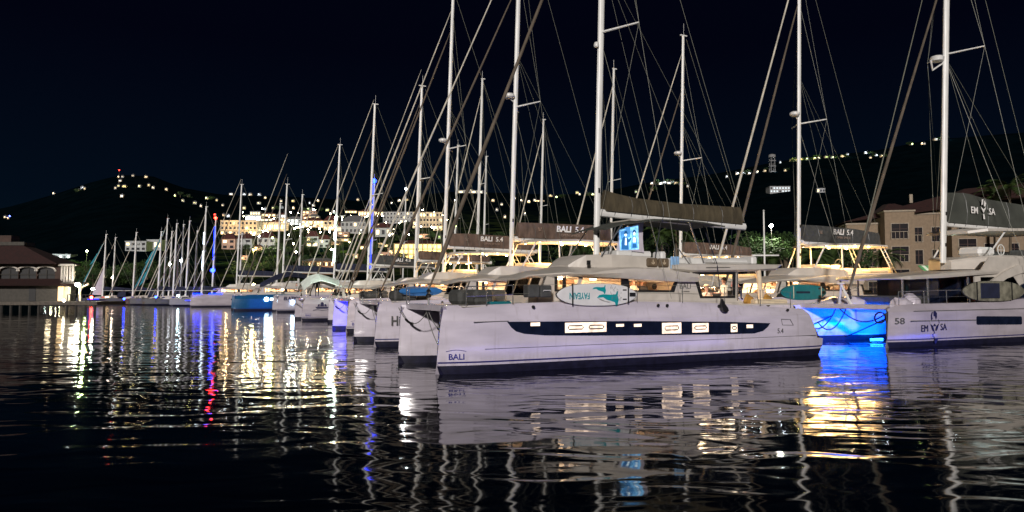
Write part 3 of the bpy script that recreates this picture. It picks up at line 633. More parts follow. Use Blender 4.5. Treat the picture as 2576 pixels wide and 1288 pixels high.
# camera dome in place of a radar
c = MB().lathe((mmx(12.0)-.22, -.05, 12.0), [(.02, -.1), (.09, -.08), (.11, 0), (.08, .1), (.02, .14)], 12); c.build('masthead_camera', M['white'], main)
# soft bimini
rings = []
for x, z in ((6.75, 4.82), (7.5, 5.06), (8.5, 5.20), (9.4, 5.29), (10.5, 5.30), (11.3, 5.27), (12.4, 5.16)):
    rings.append([(x, -1.2, z-.05), (x, -1.2, z), (x, -.6, z+.07), (x, .6, z+.07), (x, 1.2, z), (x, 1.2, z-.05), (x, .6, z+.03), (x, -.6, z+.03)])
bim = MB().loft(rings, smooth=False).build('bimini', M['coverg'], main)
for a, b, r_ in (((6.6, -1.15, 3.8), (7.5, -1.17, 5.04), .03), ((6.9, -1.1, 3.85), (7.2, -1.17, 4.9), .02), ((6.55, 1.15, 3.8), (7.5, 1.17, 5.04), .03), ((10.6, -1.17, 5.26), (11.2, -1.3, 3.65), .03), ((10.6, 1.17, 5.26), (11.2, 1.3, 3.65), .03), ((9.6, 1.1, 5.2), (9.5, 1.1, 3.8), .03), ((8.9, -.2, 5.2), (8.9, -.2, 3.9), .02)):
    MB().tube([a, b], r_, 6).build('bimini_post', M['steel'], bim)
MB().tube([(9.25, -1.2, 5.25), (8.87, -1.25, 3.5)], .022, 5).build('bimini_strap', M['black'], bim)
MB().box(8.05, 8.9, -.9, .7, 5.21, 5.26).build('bimini_window', M['gel2'], bim)
for x0, x1 in ((8.50, 9.0), (9.02, 9.52)):
    bk = MB().box(x0, x1, -1.34, -1.22, 3.47, 3.80, bev=.05).build('seat_back', M['brown'], main)
    a = MB(); cx = (x0+x1)/2; a.tube([(cx, -1.35, 3.58), (cx, -1.35, 3.74)], .01, 4); a.tube([(cx-.06, -1.35, 3.65), (cx-.05, -1.35, 3.59), (cx, -1.35, 3.57), (cx+.05, -1.35, 3.59), (cx+.06, -1.35, 3.65)], .01, 4); a.build('anchor_emblem', M['cushion'], bk)
tag(MB().box(9.58, 9.98, -1.36, -1.28, 3.40, 3.88, bev=.03).xform(Matrix.Translation(O1) @ Matrix.Rotation(BR, 4, 'Z')).build('towel', M['towel']), 'pale blue towel hanging over the flybridge side of the near catamaran', 'towel')
hr = MB(); hr.tube([(9.75, -1.3, 3.8), (9.79, -1.3, 4.18), (9.95, -1.3, 4.2), (10.45, -1.35, 3.6)], .025, 6); hr.build('handrail', M['steel'], main)
MB().tube([(12.2, -.1, 5.35), (11.6, -1.6, 3.6), (11.05, -2.38, 2.28)], .018, 5).build('preventer_line', M['rope'], main)
MB().loft([[(x-.09*w, -2.42-.06*w, z), (x+.09*w, -2.42-.06*w, z), (x+.09*w, -2.40+.02*w, z), (x-.09*w, -2.40+.02*w, z)] for x, w, z in ((11.06, .5, 2.28), (11.08, .9, 2.1), (11.14, 1.5, 1.95), (11.18, 1.5, 1.84), (11.2, .7, 1.78))]).build('preventer_block', M['black'], main)
for xx, zz in ((10.4, 3.4), (5.9, 3.55)): MB().box(xx-.05, xx+.05, -1.45, -1.35, zz-.05, zz+.1).build('turning_block', M['black'], main)
lamp('AREA', (11.6, 0, 3.22), 90, (1, .74, .5), main, 1.6, sy=1.2, name='cockpit_light'); lamp('AREA', (13.6, 0, 3.3), 40, (1, .74, .5), main, 1.0, name='cockpit_light')
MB().box(10.75, 11.5, 1.25, 1.33, 2.98, 3.05).build('purple_light_strip', M['purple'], main); lamp('AREA', (11.6, 1.1, 3.1), 30, (.35, .15, 1), main, 1.2, rot=(R(30), 0, 0), name='purple_light')
for x in (11.2, 12.0): MB().lathe((x, -.3, 3.22), [(.02, 0), (.06, 0), (.06, .05)], 8).build('downlight', M['warmhot'], main)
# mooring bridle with chafe hose
def sag(a, b, d, n=12):
    a = Vector(a); b = Vector(b); return [a.lerp(b, i/n) - Vector((0, 0, d*4*(i/n)*(1-i/n))) for i in range(n+1)]
def bridle(root, s=1.0):
    for a, b, d in (((.44, .0, 1.95), (-.05, 1.75, 1.98), .95), ((.44, 0, 1.92), (.45, -1.9, 1.4), .55), ((.44, .2, 1.9), (.6, -1.9, .75), 1.0)):
        pts = sag(a, b, d*.55); r_ = MB().tube(pts, .016, 5).build('mooring_rope', M['ropel'], root)
        MB().tube(pts[6:10], .042, 7).build('chafe_hose', M['black'], r_)
bridle(main)
# foredeck boxes
for x0, nm_, lab in ((4.05, 'cool_box', 'black cool box hanging on the rail beside the near catamaran cabin front, left one'),): pass
o = empty('cool_box', loc2w(O1, 3.1, -2.02, 2.36), BR, 1, label='pair of black plastic coolers strapped to the rail in front of the near cabin', category='cool box')
MB().box(-.02, .42, -.2, .2, 0, .42, bev=.04).build('box_body', M['dgrey'], o); MB().box(.44, .86, -.2, .2, 0, .40, bev=.04).build('box_body', M['dgrey'], o)
MB().tube([(.52, -.22, .2), (.52, -.26, .23), (.78, -.26, .23), (.78, -.22, .2)], .014, 5).build('handle', M['white'], o)
tag(MB().box(.2, .95, -2.1, -1.75, 2.13, 2.23, bev=.04).xform(Matrix.Translation(O1+U*1.6) @ Matrix.Rotation(BR, 4, 'Z')).build('dock_mat', M['teal']), 'folded teal mat lying on the near catamaran foredeck edge', 'mat')
# white paddleboard with whales
bd, L, H = board('white paddleboard with teal whales and upside down lettering hung along the near catamaran rail', O1, 4.06, 7.30, 2.445, .76, -2.30, M['white'])
textmesh('FAYEAIN', .30, M['tealart'], bd, (-.75, -.072, -.03), rot=(math.pi/2, math.pi, 0), bold=.006, sx=.68)
def poly(root, pts, name, m, y=-.066, cx=0, cz=0, s=1): return MB().plate([(cx+a*s, cz+b*s) for a, b in pts], y, .008).build(name, m, root)
whale = [(-.55, -.02), (-.42, .12), (-.2, .16), (.25, .14), (.52, .16), (.58, .30), (.66, .30), (.62, .10), (.68, -.10), (.62, -.34), (.52, -.38), (.46, -.22), (.25, -.16), (.0, -.10), (-.2, .02), (-.4, .0)]
poly(bd, whale, 'whale_artwork', M['tealart'], cx=.33, cz=-.10, s=.72)
poly(bd, whale, 'whale_artwork', M['tealart'], cx=.0, cz=.19, s=.44)
mb = MB()
for k in range(26):
    x = random.uniform(.45, .95); z = random.uniform(-.25, .27); mb.tube([(x, -.066, z), (x+.02, -.066, z+.035), (x+.01, -.066, z+.07)], .005, 3)
for k in range(7): mb.tube([(-.05+.05*k, -.066, -.10-.02*k), (.12+.05*k, -.066, -.20-.012*k), (.3+.03*k, -.066, -.24)], .004, 3)
mb.build('wave_artwork', M['textg'], bd)
for x in (-1.02, 1.22): MB().box(x-.022, x+.022, -.085, -.06, -.36 if x < 0 else -.30, .37 if x < 0 else .31).build('strap', M['black'], bd)
for x, z, w, h in ((1.07, .16, .08, .022), (1.07, -.16, .08, .022), (1.40, 0, .13, .07)): MB().box(x-w, x+w, -.075, -.062, z-h, z+h, bev=.01).build('foot_pad', M['black'], bd)
mb = MB(); 
# projector screen
sc = empty('projector_screen', loc2w(O1, 7.8, -.36, 4.02), BR, 1, label='white cloth film screen showing a blue picture, hung under the near bimini', category='projector screen')
cl = MB(); n = 8
grid = []
for j in range(n+1):
    v_ = j/n; row = []
    for i in range(n+1):
        u_ = i/n; x = lerp(lerp(-.04, .07, v_), lerp(1.27, 1.26, v_), u_); z = lerp(lerp(.02, .03, u_), lerp(.89, 1.19, u_), v_)
        z += .05*math.sin(math.pi*u_)*(1-v_); x += .05*math.sin(math.pi*v_)*(1-2*u_)
        row.append((x, .01*math.sin(5*u_), z))
    grid.append(row)
cl.loft(grid, closed=False)
cl.loft([[(a, b+.008, c_) for a, b, c_ in r_] for r_ in grid], closed=False)
cl.build('screen_cloth', M['gel'], sc)
blue1 = emit('projected light blue', (.25, .62, 1), 1.25, .5, 9); blue2 = emit('projected dark blue', (.03, .20, .55), .5); blue3 = emit('projected pale', (.75, .93, 1), 1.7)
pic = MB().plate([(.16, .10), (1.02, .16), (.99, 1.07), (.13, .86)], -.02, .006).build('film_picture', blue1, sc)
def disc(cx, cz, rx, rz, n=10): return [(cx+rx*math.cos(2*math.pi*i/n), cz+rz*math.sin(2*math.pi*i/n)) for i in range(n)]
blue4 = emit('projected mid blue', (.10, .38, .85), .9)
for nm_, pts, m_, yy in (('film_backdrop', [(.17, .50), (.17, .80), (.40, .88), (.40, .98), (.62, 1.0), (.62, .62)], blue4, -.026),
    ('film_figure', [(.20, .12), (.21, .40), (.25, .56), (.33, .63), (.40, .60), (.46, .60), (.55, .52), (.63, .60), (.67, .56), (.58, .42), (.53, .40), (.54, .13)], blue2, -.030), ('film_figure', disc(.40, .70, .055, .07), blue3, -.032), ('film_hat', [(.31, .75), (.34, .77), (.36, .84), (.46, .85), (.47, .78), (.51, .77), (.50, .74), (.32, .72)], blue2, -.036), ('film_highlight', [(.36, .30), (.38, .58), (.43, .58), (.45, .30)], blue3, -.036),
    ('film_figure', [(.64, .16), (.66, .40), (.70, .56), (.76, .66), (.86, .67), (.92, .56), (.93, .38), (.96, .20)], blue4, -.030), ('film_figure', disc(.80, .77, .055, .075), blue3, -.034), ('film_hair', [(.73, .68), (.72, .84), (.77, .90), (.84, .90), (.88, .84), (.88, .68), (.85, .78), (.80, .83), (.75, .78)], blue2, -.036), ('film_highlight', [(.73, .42), (.74, .58), (.80, .63), (.87, .57), (.86, .42)], blue3, -.036), ('film_figure', [(.70, .20), (.72, .36), (.88, .36), (.90, .22)], blue2, -.036)):
    poly(pic, pts, nm_, m_, y=yy)
# people aboard
person('person in a tan cap and cream shirt sitting in the near catamaran cockpit', loc2w(O1, 12.15, -.35, 1.50), BR-2.0, 'sit', 'shirt', hat='cap', arm='face')
person('standing person in a cream shirt at the right edge of the near cockpit window', loc2w(O1, 12.85, -.6, 1.33), BR+3.0, 'stand', 'shirt', arm='table', hgt=1.78)
person('pale shirted person facing the window in the near cabin, left of the two', loc2w(O1, 8.75, -.1, 1.37), BR-1.4, 'stand', 'shirt', arm='table', hgt=1.70)
person('dark shirted person beside the cabin table, right of the two in the near window', loc2w(O1, 9.3, .1, 1.37), BR-2.2, 'stand', 'shirtd', arm='table', hgt=1.68)
for (x, y) in ((13.25, -1.62), (14.25, -1.62)):
    o = MB().box(-.22, .22, -.07, .07, -.2, .22, bev=.06); o.xform(Matrix.Translation(loc2w(O1, x, y+.1, 2.2)) @ Matrix.Rotation(BR, 4, 'Z') @ Matrix.Rotation(.5, 4, 'Y'))
    tag(o.build('cushion', M['yellow']), 'yellow scatter cushion left of the cream post on the near aft deck' if x < 14 else 'yellow scatter cushion right of the cream post on the near aft deck', 'cushion')

# ------------------------------------------------------------------ the rest of the near row
N2 = ground(946, 875); O2 = N2 + V*2.36
b2, c2, h2_, mx2, _ = bali('catamaran just behind the nearest one, name starting Hi, hardtop brightly lit', O2, dict(dx=.85, lit=True, ctext=('BALI', '5.4'), seats=True, bowlogo=False, panes=False, num=None, boomend=13.7, bz=5.45, bz2=5.42, litW=60,
    ctop=[(7.4, 6.3), (9, 6.32), (12, 6.34), (13.4, 6.38)], stays=(('sail', -.05, 2.1, 22.0, .05), ('sailuv', .85, 2.15, 19.3, .068))))
textmesh('Hilo', .62, M['textg'], h2_, (1.12, -2.340, 1.18), rot=(math.pi/2, 0, -.09), bold=.012, sx=.8)
bridle(b2)
N3 = ground(873, 838); O3 = N3 + V*2.36
b3, c3, h3_, mx3, _ = bali('third catamaran in the row with taupe lettered sail cover and blue glowing far hull', O3, dict(dx=.1, lit=True, lod=1, ctext=('BALI', '5.4'), seats=True, bowlogo=True, panes=False, noband=True, litW=55, cover=M['cover'], ctop=[(7.4, 6.62), (9, 6.68), (12, 6.6), (14.1, 6.5)], bz=5.75, bz2=5.6, wire=.012,
    stays=(('sail', .1, 2.1, 22.5, .06), ('sailuv', .7, 2.15, 21, .075))))
bridle(b3)
lamp('AREA', (1.2, -.3, .25), 300, (.02, .02, 1), b3, 1.2, rot=(R(100), 0, 0), name='added_blue_hull_light')  # added waterline lamp that turns the far hull blue
MB().box(.9, 1.5, -.35, -.25, .05, .12).build('added_blue_hull_lamp', M['blueled'], b3)  # glowing bar added along with that lamp
N4 = ground(759, 808); O4 = N4 + V*2.1
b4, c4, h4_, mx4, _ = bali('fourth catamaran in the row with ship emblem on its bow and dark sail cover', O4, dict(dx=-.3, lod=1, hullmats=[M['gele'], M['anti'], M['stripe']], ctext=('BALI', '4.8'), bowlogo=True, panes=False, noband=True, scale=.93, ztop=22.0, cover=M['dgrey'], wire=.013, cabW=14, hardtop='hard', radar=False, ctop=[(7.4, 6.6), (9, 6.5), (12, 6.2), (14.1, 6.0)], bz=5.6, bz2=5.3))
em = MB()
for pl in ([(1.35, 1.16), (2.35, 1.16), (2.5, 1.32), (1.2, 1.32)], [(1.40, 1.36), (1.62, 1.36), (1.60, 1.62), (1.50, 1.58)], [(1.66, 1.36), (2.02, 1.36), (1.98, 1.70), (1.84, 1.80), (1.70, 1.70)], [(2.06, 1.36), (2.30, 1.36), (2.20, 1.58), (2.08, 1.62)]): em.plate(pl, -2.378, .01)
em.tube([(1.0, -2.375, 1.02), (1.4, -2.375, 1.07), (1.9, -2.375, 1.0), (2.5, -2.375, 1.06), (2.8, -2.375, 1.02)], .025, 4); em.build('ship_emblem', M['text'], h4_)
bridle(b4)
N5 = ground(696, 786); O5 = N5 + V*2.3
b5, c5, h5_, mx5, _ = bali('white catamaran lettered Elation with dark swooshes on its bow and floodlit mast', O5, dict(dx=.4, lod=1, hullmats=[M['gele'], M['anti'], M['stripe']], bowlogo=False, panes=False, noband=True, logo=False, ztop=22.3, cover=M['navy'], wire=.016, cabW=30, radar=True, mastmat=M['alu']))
textmesh('ELATION', .60, M['text'], h5_, (1.9, -2.39, 1.72), bold=.012, sx=.9); MB().lathe((1.9, -2.45, 1.25), [(.05, -.1), (.22, -.05), (.24, .04), (.05, .1)], 10, axis='y').build('hull_spotlight', emit('bow spot', (.5, .75, 1), 40), h5_)
for k in range(3): MB().tube([(1.3+.5*k, -2.37, 1.45-.1*k), (2.2+.5*k, -2.37, .95-.08*k), (3.8+.3*k, -2.37, .72-.06*k)], [.02, .07, .02], 5).build('swoosh_artwork', M['text'], h5_)
MB().tube([(mx5(9.5)-.18, -.2, 9.5), (mx5(12.6)-.18, -.2, 12.6)], .12, 6).build('spotlit_mast_glow', emit('white mast glow', (.8, 1, .85), 22), b5)  # glowing tubes stand in for spotlight falling on the mast
MB().tube([(mx5(6.5)-.18, -.2, 6.5), (mx5(8.3)-.18, -.2, 8.3)], .09, 6).build('spotlit_mast_glow', emit('white mast glow dim', (.75, 1, .85), 12), b5)
N6 = ground(587, 782); O6 = N6 + V*2.0
tealh = mat('blue hull paint', (.008, .08, .19), .3, coat=.4)
b6, c6, h6_, mx6, _ = bali('blue hulled catamaran under a black tent awning with a white lit name panel', O6, dict(dx=-.5, lod=1, bowlogo=False, panes=False, noband=True, logo=False, ztop=18.0, spz=10, hullmats=[tealh, M['anti'], M['stripe']], cover=M['navy'], wire=.016, cabW=40, radar=False, hardtop=None))
MB().box(4.7, 6.0, -2.40, -2.38, 1.38, 1.72).build('lit_name_panel', emit('name panel light', (.75, .92, 1), 7), h6_)
textmesh('AAA', .6, M['textw'], h6_, (5.6, -2.39, .75), bold=.01)
for p_ in ((4.2, 1.55), ): MB().lathe((p_[0], -2.42, p_[1]), [(.05, -.1), (.28, -.05), (.3, .04), (.05, .1)], 10, axis='y').build('hull_spotlight', emit('hull spot', (.6, .85, 1), 22), h6_)
aw = MB(); rings = []
for x, z, w in ((3.6, 3.5, .4), (5.5, 4.6, 1.6), (7.2, 5.2, 2.0), (9.0, 5.0, 2.0), (11.2, 4.4, 2.0), (12.2, 4.2, 1.8)):
    rings.append([(x, -w, z-.35), (x, 0, z+.3), (x, w, z-.35), (x, w, z-.42), (x, 0, z+.23), (x, -w, z-.42)])
aw.loft(rings).build('tent_awning', M['navy'], b6)
N7 = ground(479, 773); O7 = N7 + V*2.0
b7, c7, h7_, mx7, _ = bali('white catamaran at the left end of the row with blue deck lights', O7, dict(dx=.2, lod=1, hullmats=[M['gele'], M['anti'], M['stripe']], bowlogo=False, panes=False, noband=True, logo=False, ztop=21.5, cover=M['navy'], wire=.018, cabW=45, radar=False, hardtop='hard', scale=1.0))
MB().box(6.3, 7.2, -2.375, -2.36, 1.2, 1.4).build('porthole', M['band'], h7_)
for x0, x1 in ((.3, 1.7), (2.8, 4.9)):
    MB().box(x0, x1, -2.2, -2.12, 2.16, 2.34).build('blue_deck_light', emit('blue strip', (.0, .01, 1), 16), b7)
lamp('AREA', (2, 0, 3.4), 260, (.02, .03, 1), b7, 3, name='blue_deck_lamp'); lamp('AREA', (-3, -3, 2.4), 500, (.02, .04, 1), b7, 4, rot=(R(70), 0, R(60)), name='blue_deck_lamp')
lamp('AREA', (3.5, -3.5, .3), 40, (.02, .12, 1), b6, 3, rot=(R(110), 0, 0), name='added_blue_hull_lamp')  # added low lamp off the hull, gives its side a blue light
MB().box(8.0, 8.3, -2.45, -2.38, 1.2, 1.42).build('hull_spotlight', emit('hull spot', (.6, .85, 1), 30), h7_)
# columns two: boats moored on the far side of the floating dock
def org_from_mast(px, D, s0=7.12, z0=4): return Vector(((px-CX)/F*D, D, 0)) - U*s0
O8 = org_from_mast(2003, 43.5)
b8, c8, h8_, mx8, _ = bali('catamaran with dark lettered sail cover and bright hardtop behind the gap on the right', O8, dict(lit=True, ctext=('BALI', '5.4'), bowlogo=False, panes=False, litW=65, cover=M['dgrey'], ctop=[(7.4, 6.50), (9, 6.50), (12, 6.42), (14.1, 6.25)], stays=(('sail', .3, 2.1, 22.5, .07), ('sailuv', 1.3, 2.15, 20, .085)), cabW=34, scale=1.03))
bd, L, H = board('teal paddleboard strapped along the rail of the lit catamaran behind the gap', O8, 3.3, 6.95, 2.52, .88, -2.3, M['teal'])
MB().box(-.65, .45, -.075, -.06, -.06, .06, bev=.01).build('logo_panel', M['navy'], bd)
for x, z, w, h in ((1.22, .22, .1, .05), (1.22, -.22, .1, .05), (1.52, 0, .1, .08)): MB().box(x-w, x+w, -.075, -.062, z-h, z+h, bev=.01).build('foot_pad', M['black'], bd)
for x in (-.85, 1.36): MB().box(x-.02, x+.02, -.08, -.06, -.34, .34).build('strap', M['cushion'], bd)
O9 = org_from_mast(1711, 54)
b9, c9, h9_, mx9, _ = bali('catamaran with taupe lettered sail cover seen through the near bimini', O9, dict(lit=True, lod=1, ctext=('BALI', '5.4'), bowlogo=False, panes=False, litW=22, cover=M['cover'], radar=True, ztop=22.4, stays=(('sail', .5, 2.1, 21, .06), ('sailuv', 1.7, 2.15, 18, .07)), wire=.013, cabW=18))
O10 = org_from_mast(1052, 60)
b10, c10, h10_, mx10, _ = bali('catamaran with half hidden taupe sail cover between the third and fourth of the row', O10, dict(dx=0, lod=1, ctext=('BALI', '4.8'), bowlogo=False, panes=False, noband=True, ztop=21.0, scale=.96, cover=M['cover'], wire=.013, cabW=30, radar=False, lit=True, litW=12, ctop=[(7.4, 6.3), (9, 6.25), (12, 6.1), (14.1, 5.9)]))
person('person in a red checked shirt and cap on deck behind the near cockpit', loc2w(O8, .6, -1.6, 2.12), BR-1.7, 'sit', 'shirtr', hat='cap', arm='table')

# ------------------------------------------------------------------ the large catamaran on the right
NE = ground(2248, 877); OE = NE + V*3.0
def emsa():
    root = empty('catamaran', OE, BR, 1, label='large catamaran at right edge with figurehead emblem on bow and blue lit inner hull', category='catamaran', group='charter catamarans lying side by side')
    sh = [(0, 1.86), (1.5, 1.98), (6, 2.02), (8.5, 2.08), (11, 2.25), (17.7, 2.25)]
    bluehull = M['gel']
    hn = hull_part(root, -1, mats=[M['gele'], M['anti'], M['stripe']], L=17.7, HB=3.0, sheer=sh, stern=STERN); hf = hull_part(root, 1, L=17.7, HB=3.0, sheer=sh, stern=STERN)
    MB().plate([(1.5, 1.635), (17, 1.70), (17, 1.735), (1.5, 1.67)], -3.012+.02, .02).build('rub_rail', M['textg'], hn)
    MB().plate([(1.25, 1.183), (6.1, 1.15), (6.1, 1.195), (1.25, 1.228)], -3.012, .015).build('hull_stripe', M['textg'], hn)
    MB().plate([(6.2, .95), (9.85, .89), (9.92, .93), (9.92, 1.26), (9.85, 1.30), (6.2, 1.36), (6.14, 1.32), (6.14, .99)], -3.014, .02).build('hull_window', M['band'], hn)
    textmesh('58', .40, M['textg'], hn, (.66, -2.872, 1.20), rot=(math.pi/2, 0, -.19), sx=1.45, bold=.004)
    textmesh('EM', .44, M['text'], hn, (2.20, -3.014, .84), bold=.0, sx=.95); textmesh('SA', .44, M['text'], hn, (3.58, -3.014, .88), sx=.95)
    mb = MB(); y = -3.02
    for pts in ([(2.68, 1.22), (2.66, 1.45), (2.76, 1.62), (2.80, 1.60), (2.74, 1.42), (2.78, 1.28)], [(2.86, 1.62), (2.98, 1.66), (3.10, 1.55), (3.10, 1.38), (3.02, 1.24), (2.96, 1.40), (2.86, 1.42)], [(2.62, 1.05), (2.74, .80), (2.80, .72), (2.88, .74), (2.80, .95)], [(3.24, 1.06), (3.12, .80), (3.04, .72), (2.97, .76), (3.06, .96)], [(2.84, .98), (2.92, 1.06), (3.01, .98), (2.97, .93), (2.92, .98), (2.88, .93)], [(2.86, .22), (2.92, .38), (3.0, .36), (3.14, .34), (3.04, .22), (2.92, .12)]):
        mb.plate(pts, y, .012)
    for pp, rr in (([(2.86, .74), (2.90, .62), (2.76, .58), (2.78, .50), (2.86, .44), (2.90, .34)], .018), ([(2.62, 1.2), (2.58, 1.05)], .012), ([(3.2, 1.25), (3.26, 1.08)], .012)): mb.tube([(a_, y, c_) for a_, c_ in pp], rr, 4)
    mb.build('figurehead_emblem', M['text'], hn)
    # crossbeam, deck, bridge deck
    MB().box(.45, .85, -2.6, 2.6, 1.70, 1.95, bev=.04).build('crossbeam', M['gel'], root)
    MB().box(3.6, 17, -1.7, 1.7, .95, 1.9).build('bridge_deck', M['gel'], root)
    dk = MB(); dk.box(3.4, 17, -2.8, 2.8, 1.9, 1.96); dk.box(.9, 3.4, -2.6, -1.9, 1.86, 1.92); dk.box(.9, 3.4, 1.9, 2.6, 1.86, 1.92); dk.build('deck', M['gel2'], root)
    net = MB()
    for k in range(18): net.tube([(.85, -1.9+k*.22, 1.9), (3.5, -1.9+k*.22, 1.9)], .012, 3)
    for k in range(12): net.tube([(.9+k*.22, -1.9, 1.9), (.9+k*.22, 1.9, 1.9)], .012, 3)
    net.build('trampoline', M['ropel'], root)
    # forward cockpit and saloon
    cab = MB().plate([(7.6, 2.0), (16.5, 2.0), (16.5, 4.3), (8.9, 4.35), (8.2, 3.7), (7.6, 3.5)], -2.1, .06, holes=[[(8.1, 2.2), (8.1, 3.3), (11.0, 3.35), (12.2, 2.2)]]).build('cabin', M['gel2'], root)
    MB().plate([(7.6, 2.0), (16.5, 2.0), (16.5, 4.3), (11.5, 4.3), (10.5, 3.6), (7.6, 3.5)], 2.04, .06).build('cabin_far_side', M['cream'], cab)
    MB().box(7.6, 16.4, -2.0, 2.0, 1.97, 2.02).build('cabin_sole', M['wood'], cab)
    MB().box(12.4, 12.5, -2.0, 2.0, 2.02, 3.9).build('aft_bulkhead', M['wood'], cab)
    MB().plate([(8.1, 2.2), (8.1, 3.3), (11.0, 3.35), (12.2, 2.2)], -2.08, .006).build('window_glass', M['glassd'], cab)
    lamp('AREA', (9.5, 0, 3.7), 5, (1, .6, .35), root, 1, name='cabin_light')
    MB().box(7.5, 7.58, -1.9, -.3, 1.97, 3.4).build('front_door', M['band'], cab); MB().box(7.5, 7.58, .3, 1.9, 1.97, 3.4).build('front_door', M['band'], cab); MB().box(7.48, 7.56, -.28, .28, 1.97, 3.4).build('door_frame', M['cream'], cab)
    MB().lathe((7.4, -.1, 3.2), [(.01, -.04), (.04, 0), (.01, .04)], 8).build('navigation_lamp', M['red'], cab)
    rings = []
    for x, z0, z1, w in ((.9+1.2, 3.16, 3.22, 1.6), (2.6, 3.14, 3.32, 2.1), (5, 3.24, 3.45, 2.2), (7.6, 3.40, 3.60, 2.25), (9.5, 3.5, 3.75, 2.2)):
        rings.append([(x, -w, z0), (x, -w-.04, (z0+z1)/2), (x, -w+.1, z1), (x, w-.1, z1), (x, w+.04, (z0+z1)/2), (x, w, z0)])
    rf = MB().loft(rings).build('cabin_roof', M['gel2'], root)
    for x, y in ((2.5, -1.75), (4.1, -1.95), (7.2, -2.0), (2.5, 1.75), (4.1, 1.95)): MB().tube([(x, y, 1.95), (x, y, 3.3)], .05, 8).build('roof_post', M['steel'], rf)
    for y0, y1 in ((-1.7, -.1), (.1, 1.7)): MB().box(5.3, 5.36, y0, y1, 1.97, 3.28).build('windscreen', M['band'], cab)
    MB().box(2.6, 4.9, -1.5, 1.5, 1.97, 2.35, bev=.08).build('lounge_seat', M['dgrey'], root)
    # side arch with blue window
    mb = MB(); prof = [(9.6, 3.05), (10.6, 3.42), (12.2, 3.62), (17, 3.66), (17, 2.2), (12.5, 2.05), (9.2, 2.1)]
    MB().plate([(9.0, 2.75), (10.2, 3.25), (11.6, 3.55), (17, 3.75), (17, 4.0), (11.2, 3.95), (10, 3.6), (8.8, 3.1)], -2.22, .12).build('arch_fairing', M['gel2'], cab)
    MB().plate([(10.6, 2.35), (11.6, 2.95), (12.8, 3.3), (17, 3.5), (17, 2.25), (12, 2.22)], -2.2, .06).build('arch_window', M['band'], cab)
    # upper band and flybridge
    rings = []
    for x, z0, z1, w in ((8.6, 3.75, 4.25, .3), (9.4, 3.75, 4.42, 1.5), (10.4, 3.8, 4.5, 1.93), (17.4, 3.85, 4.5, 1.95)):
        rings.append([(x, -w, z0), (x, -w, z1-.1), (x, -w+.12, z1), (x, w-.12, z1), (x, w, z1-.1), (x, w, z0)])
    fb = MB().loft(rings).build('flybridge', M['gel2'], root)
    MB().plate([(10.5, 3.95), (11.2, 3.98), (11.2, 4.25), (10.5, 4.25)], -1.975, .012).build('grey_panel', M['dgrey'], fb)
    MB().plate([(11.4, 3.92), (15.6, 3.96), (15.2, 4.3), (11.4, 4.28)], -1.985, .012).build('grey_panel', M['dgrey'], fb)
    w = MB(); w.tube([(11.6+.2*i, -2.01, 4.03+.09*math.sin(i*1.3)+.03*math.sin(i*3.1)) for i in range(10)], .03, 5); w.tube([(11.8+.2*i, -2.01, 4.08+.10*math.sin(i*1.1)) for i in range(7)], .02, 5); w.build('wave_emblem', emit('lit emblem', (.45, .6, .7), .8), fb)
    MB().box(10.2, 11.6, -.9, .4, 4.5, 5.0, bev=.15).build('helm_seat', M['white'], fb)
    wh = MB(); c = (11.9, -1.0, 4.85); wh.tube([(c[0]+.3*math.cos(a*math.pi/8), c[1], c[2]+.3*math.sin(a*math.pi/8)) for a in range(17)], .025, 6)
    for a in range(4): wh.tube([c, (c[0]+.3*math.cos(a*1.57), c[1], c[2]+.3*math.sin(a*1.57))], .015, 5)
    wh.build('steering_wheel', M['white'], fb)
    for x0, x1, y0, y1, z1 in ((12.8, 15, -1.6, -.9, 4.85), (12.8, 17, .9, 1.7, 4.95), (15.5, 17, -1.6, -.7, 4.9)): MB().box(x0, x1, y0, y1, 4.5, z1, bev=.07).build('sofa', M['dgrey'], fb)
    rings = []
    for x, z, w in ((9.0, 5.72, 1.0), (9.6, 5.82, 1.7), (13, 5.95, 1.85), (17.2, 5.98, 1.8)):
        rings.append([(x, -w, z-.06), (x, -w+.03, z+.08), (x, -w*.3, z+.16), (x, w*.3, z+.16), (x, w-.03, z+.08), (x, w, z-.06)])
    tp = MB().loft(rings).build('hardtop', M['gel2'], root)
    for a, b in (((9.9, -1.5, 4.5), (11.3, -1.6, 5.85)), ((13.2, -1.5, 4.5), (14.2, -1.6, 5.9)), ((13.5, -1.5, 4.5), (14.6, -1.6, 5.9)), ((16.2, -1.5, 4.5), (14.8, -1.6, 5.9)), ((9.9, 1.5, 4.5), (11.3, 1.6, 5.85))): MB().tube([a, b], .045, 6).build('hardtop_post', M['white'], tp)
    lamp('AREA', (13, 0, 5.75), 20, (.8, .95, .9), root, 3, sy=2, name='hardtop_light')
    # rig
    mast, mx = rig(root, 8.35, ztop=27, r=.2, spz=15.7, radar=False, stays=(('wire', 1.0, 2.0, 24.5, .03), ('sailuv', .95, 2.25, 20.5, .085)), boom=(8.8, 18.0, 6.3, 6.2, [(8.6, 7.95), (10.5, 8.05), (12.5, 7.8), (18, 7.6)], M['coverg'], 0), base=4.1, hb=2.9, sternx=12.2, rake=.07, sprl=1.6, wirer=.012)
    textmesh('EM', .52, M['textw'], root, (10.75, -.34, 7.05), bold=.006); textmesh('SA', .52, M['textw'], root, (12.35, -.34, 7.05), bold=.006)
    e = MB()
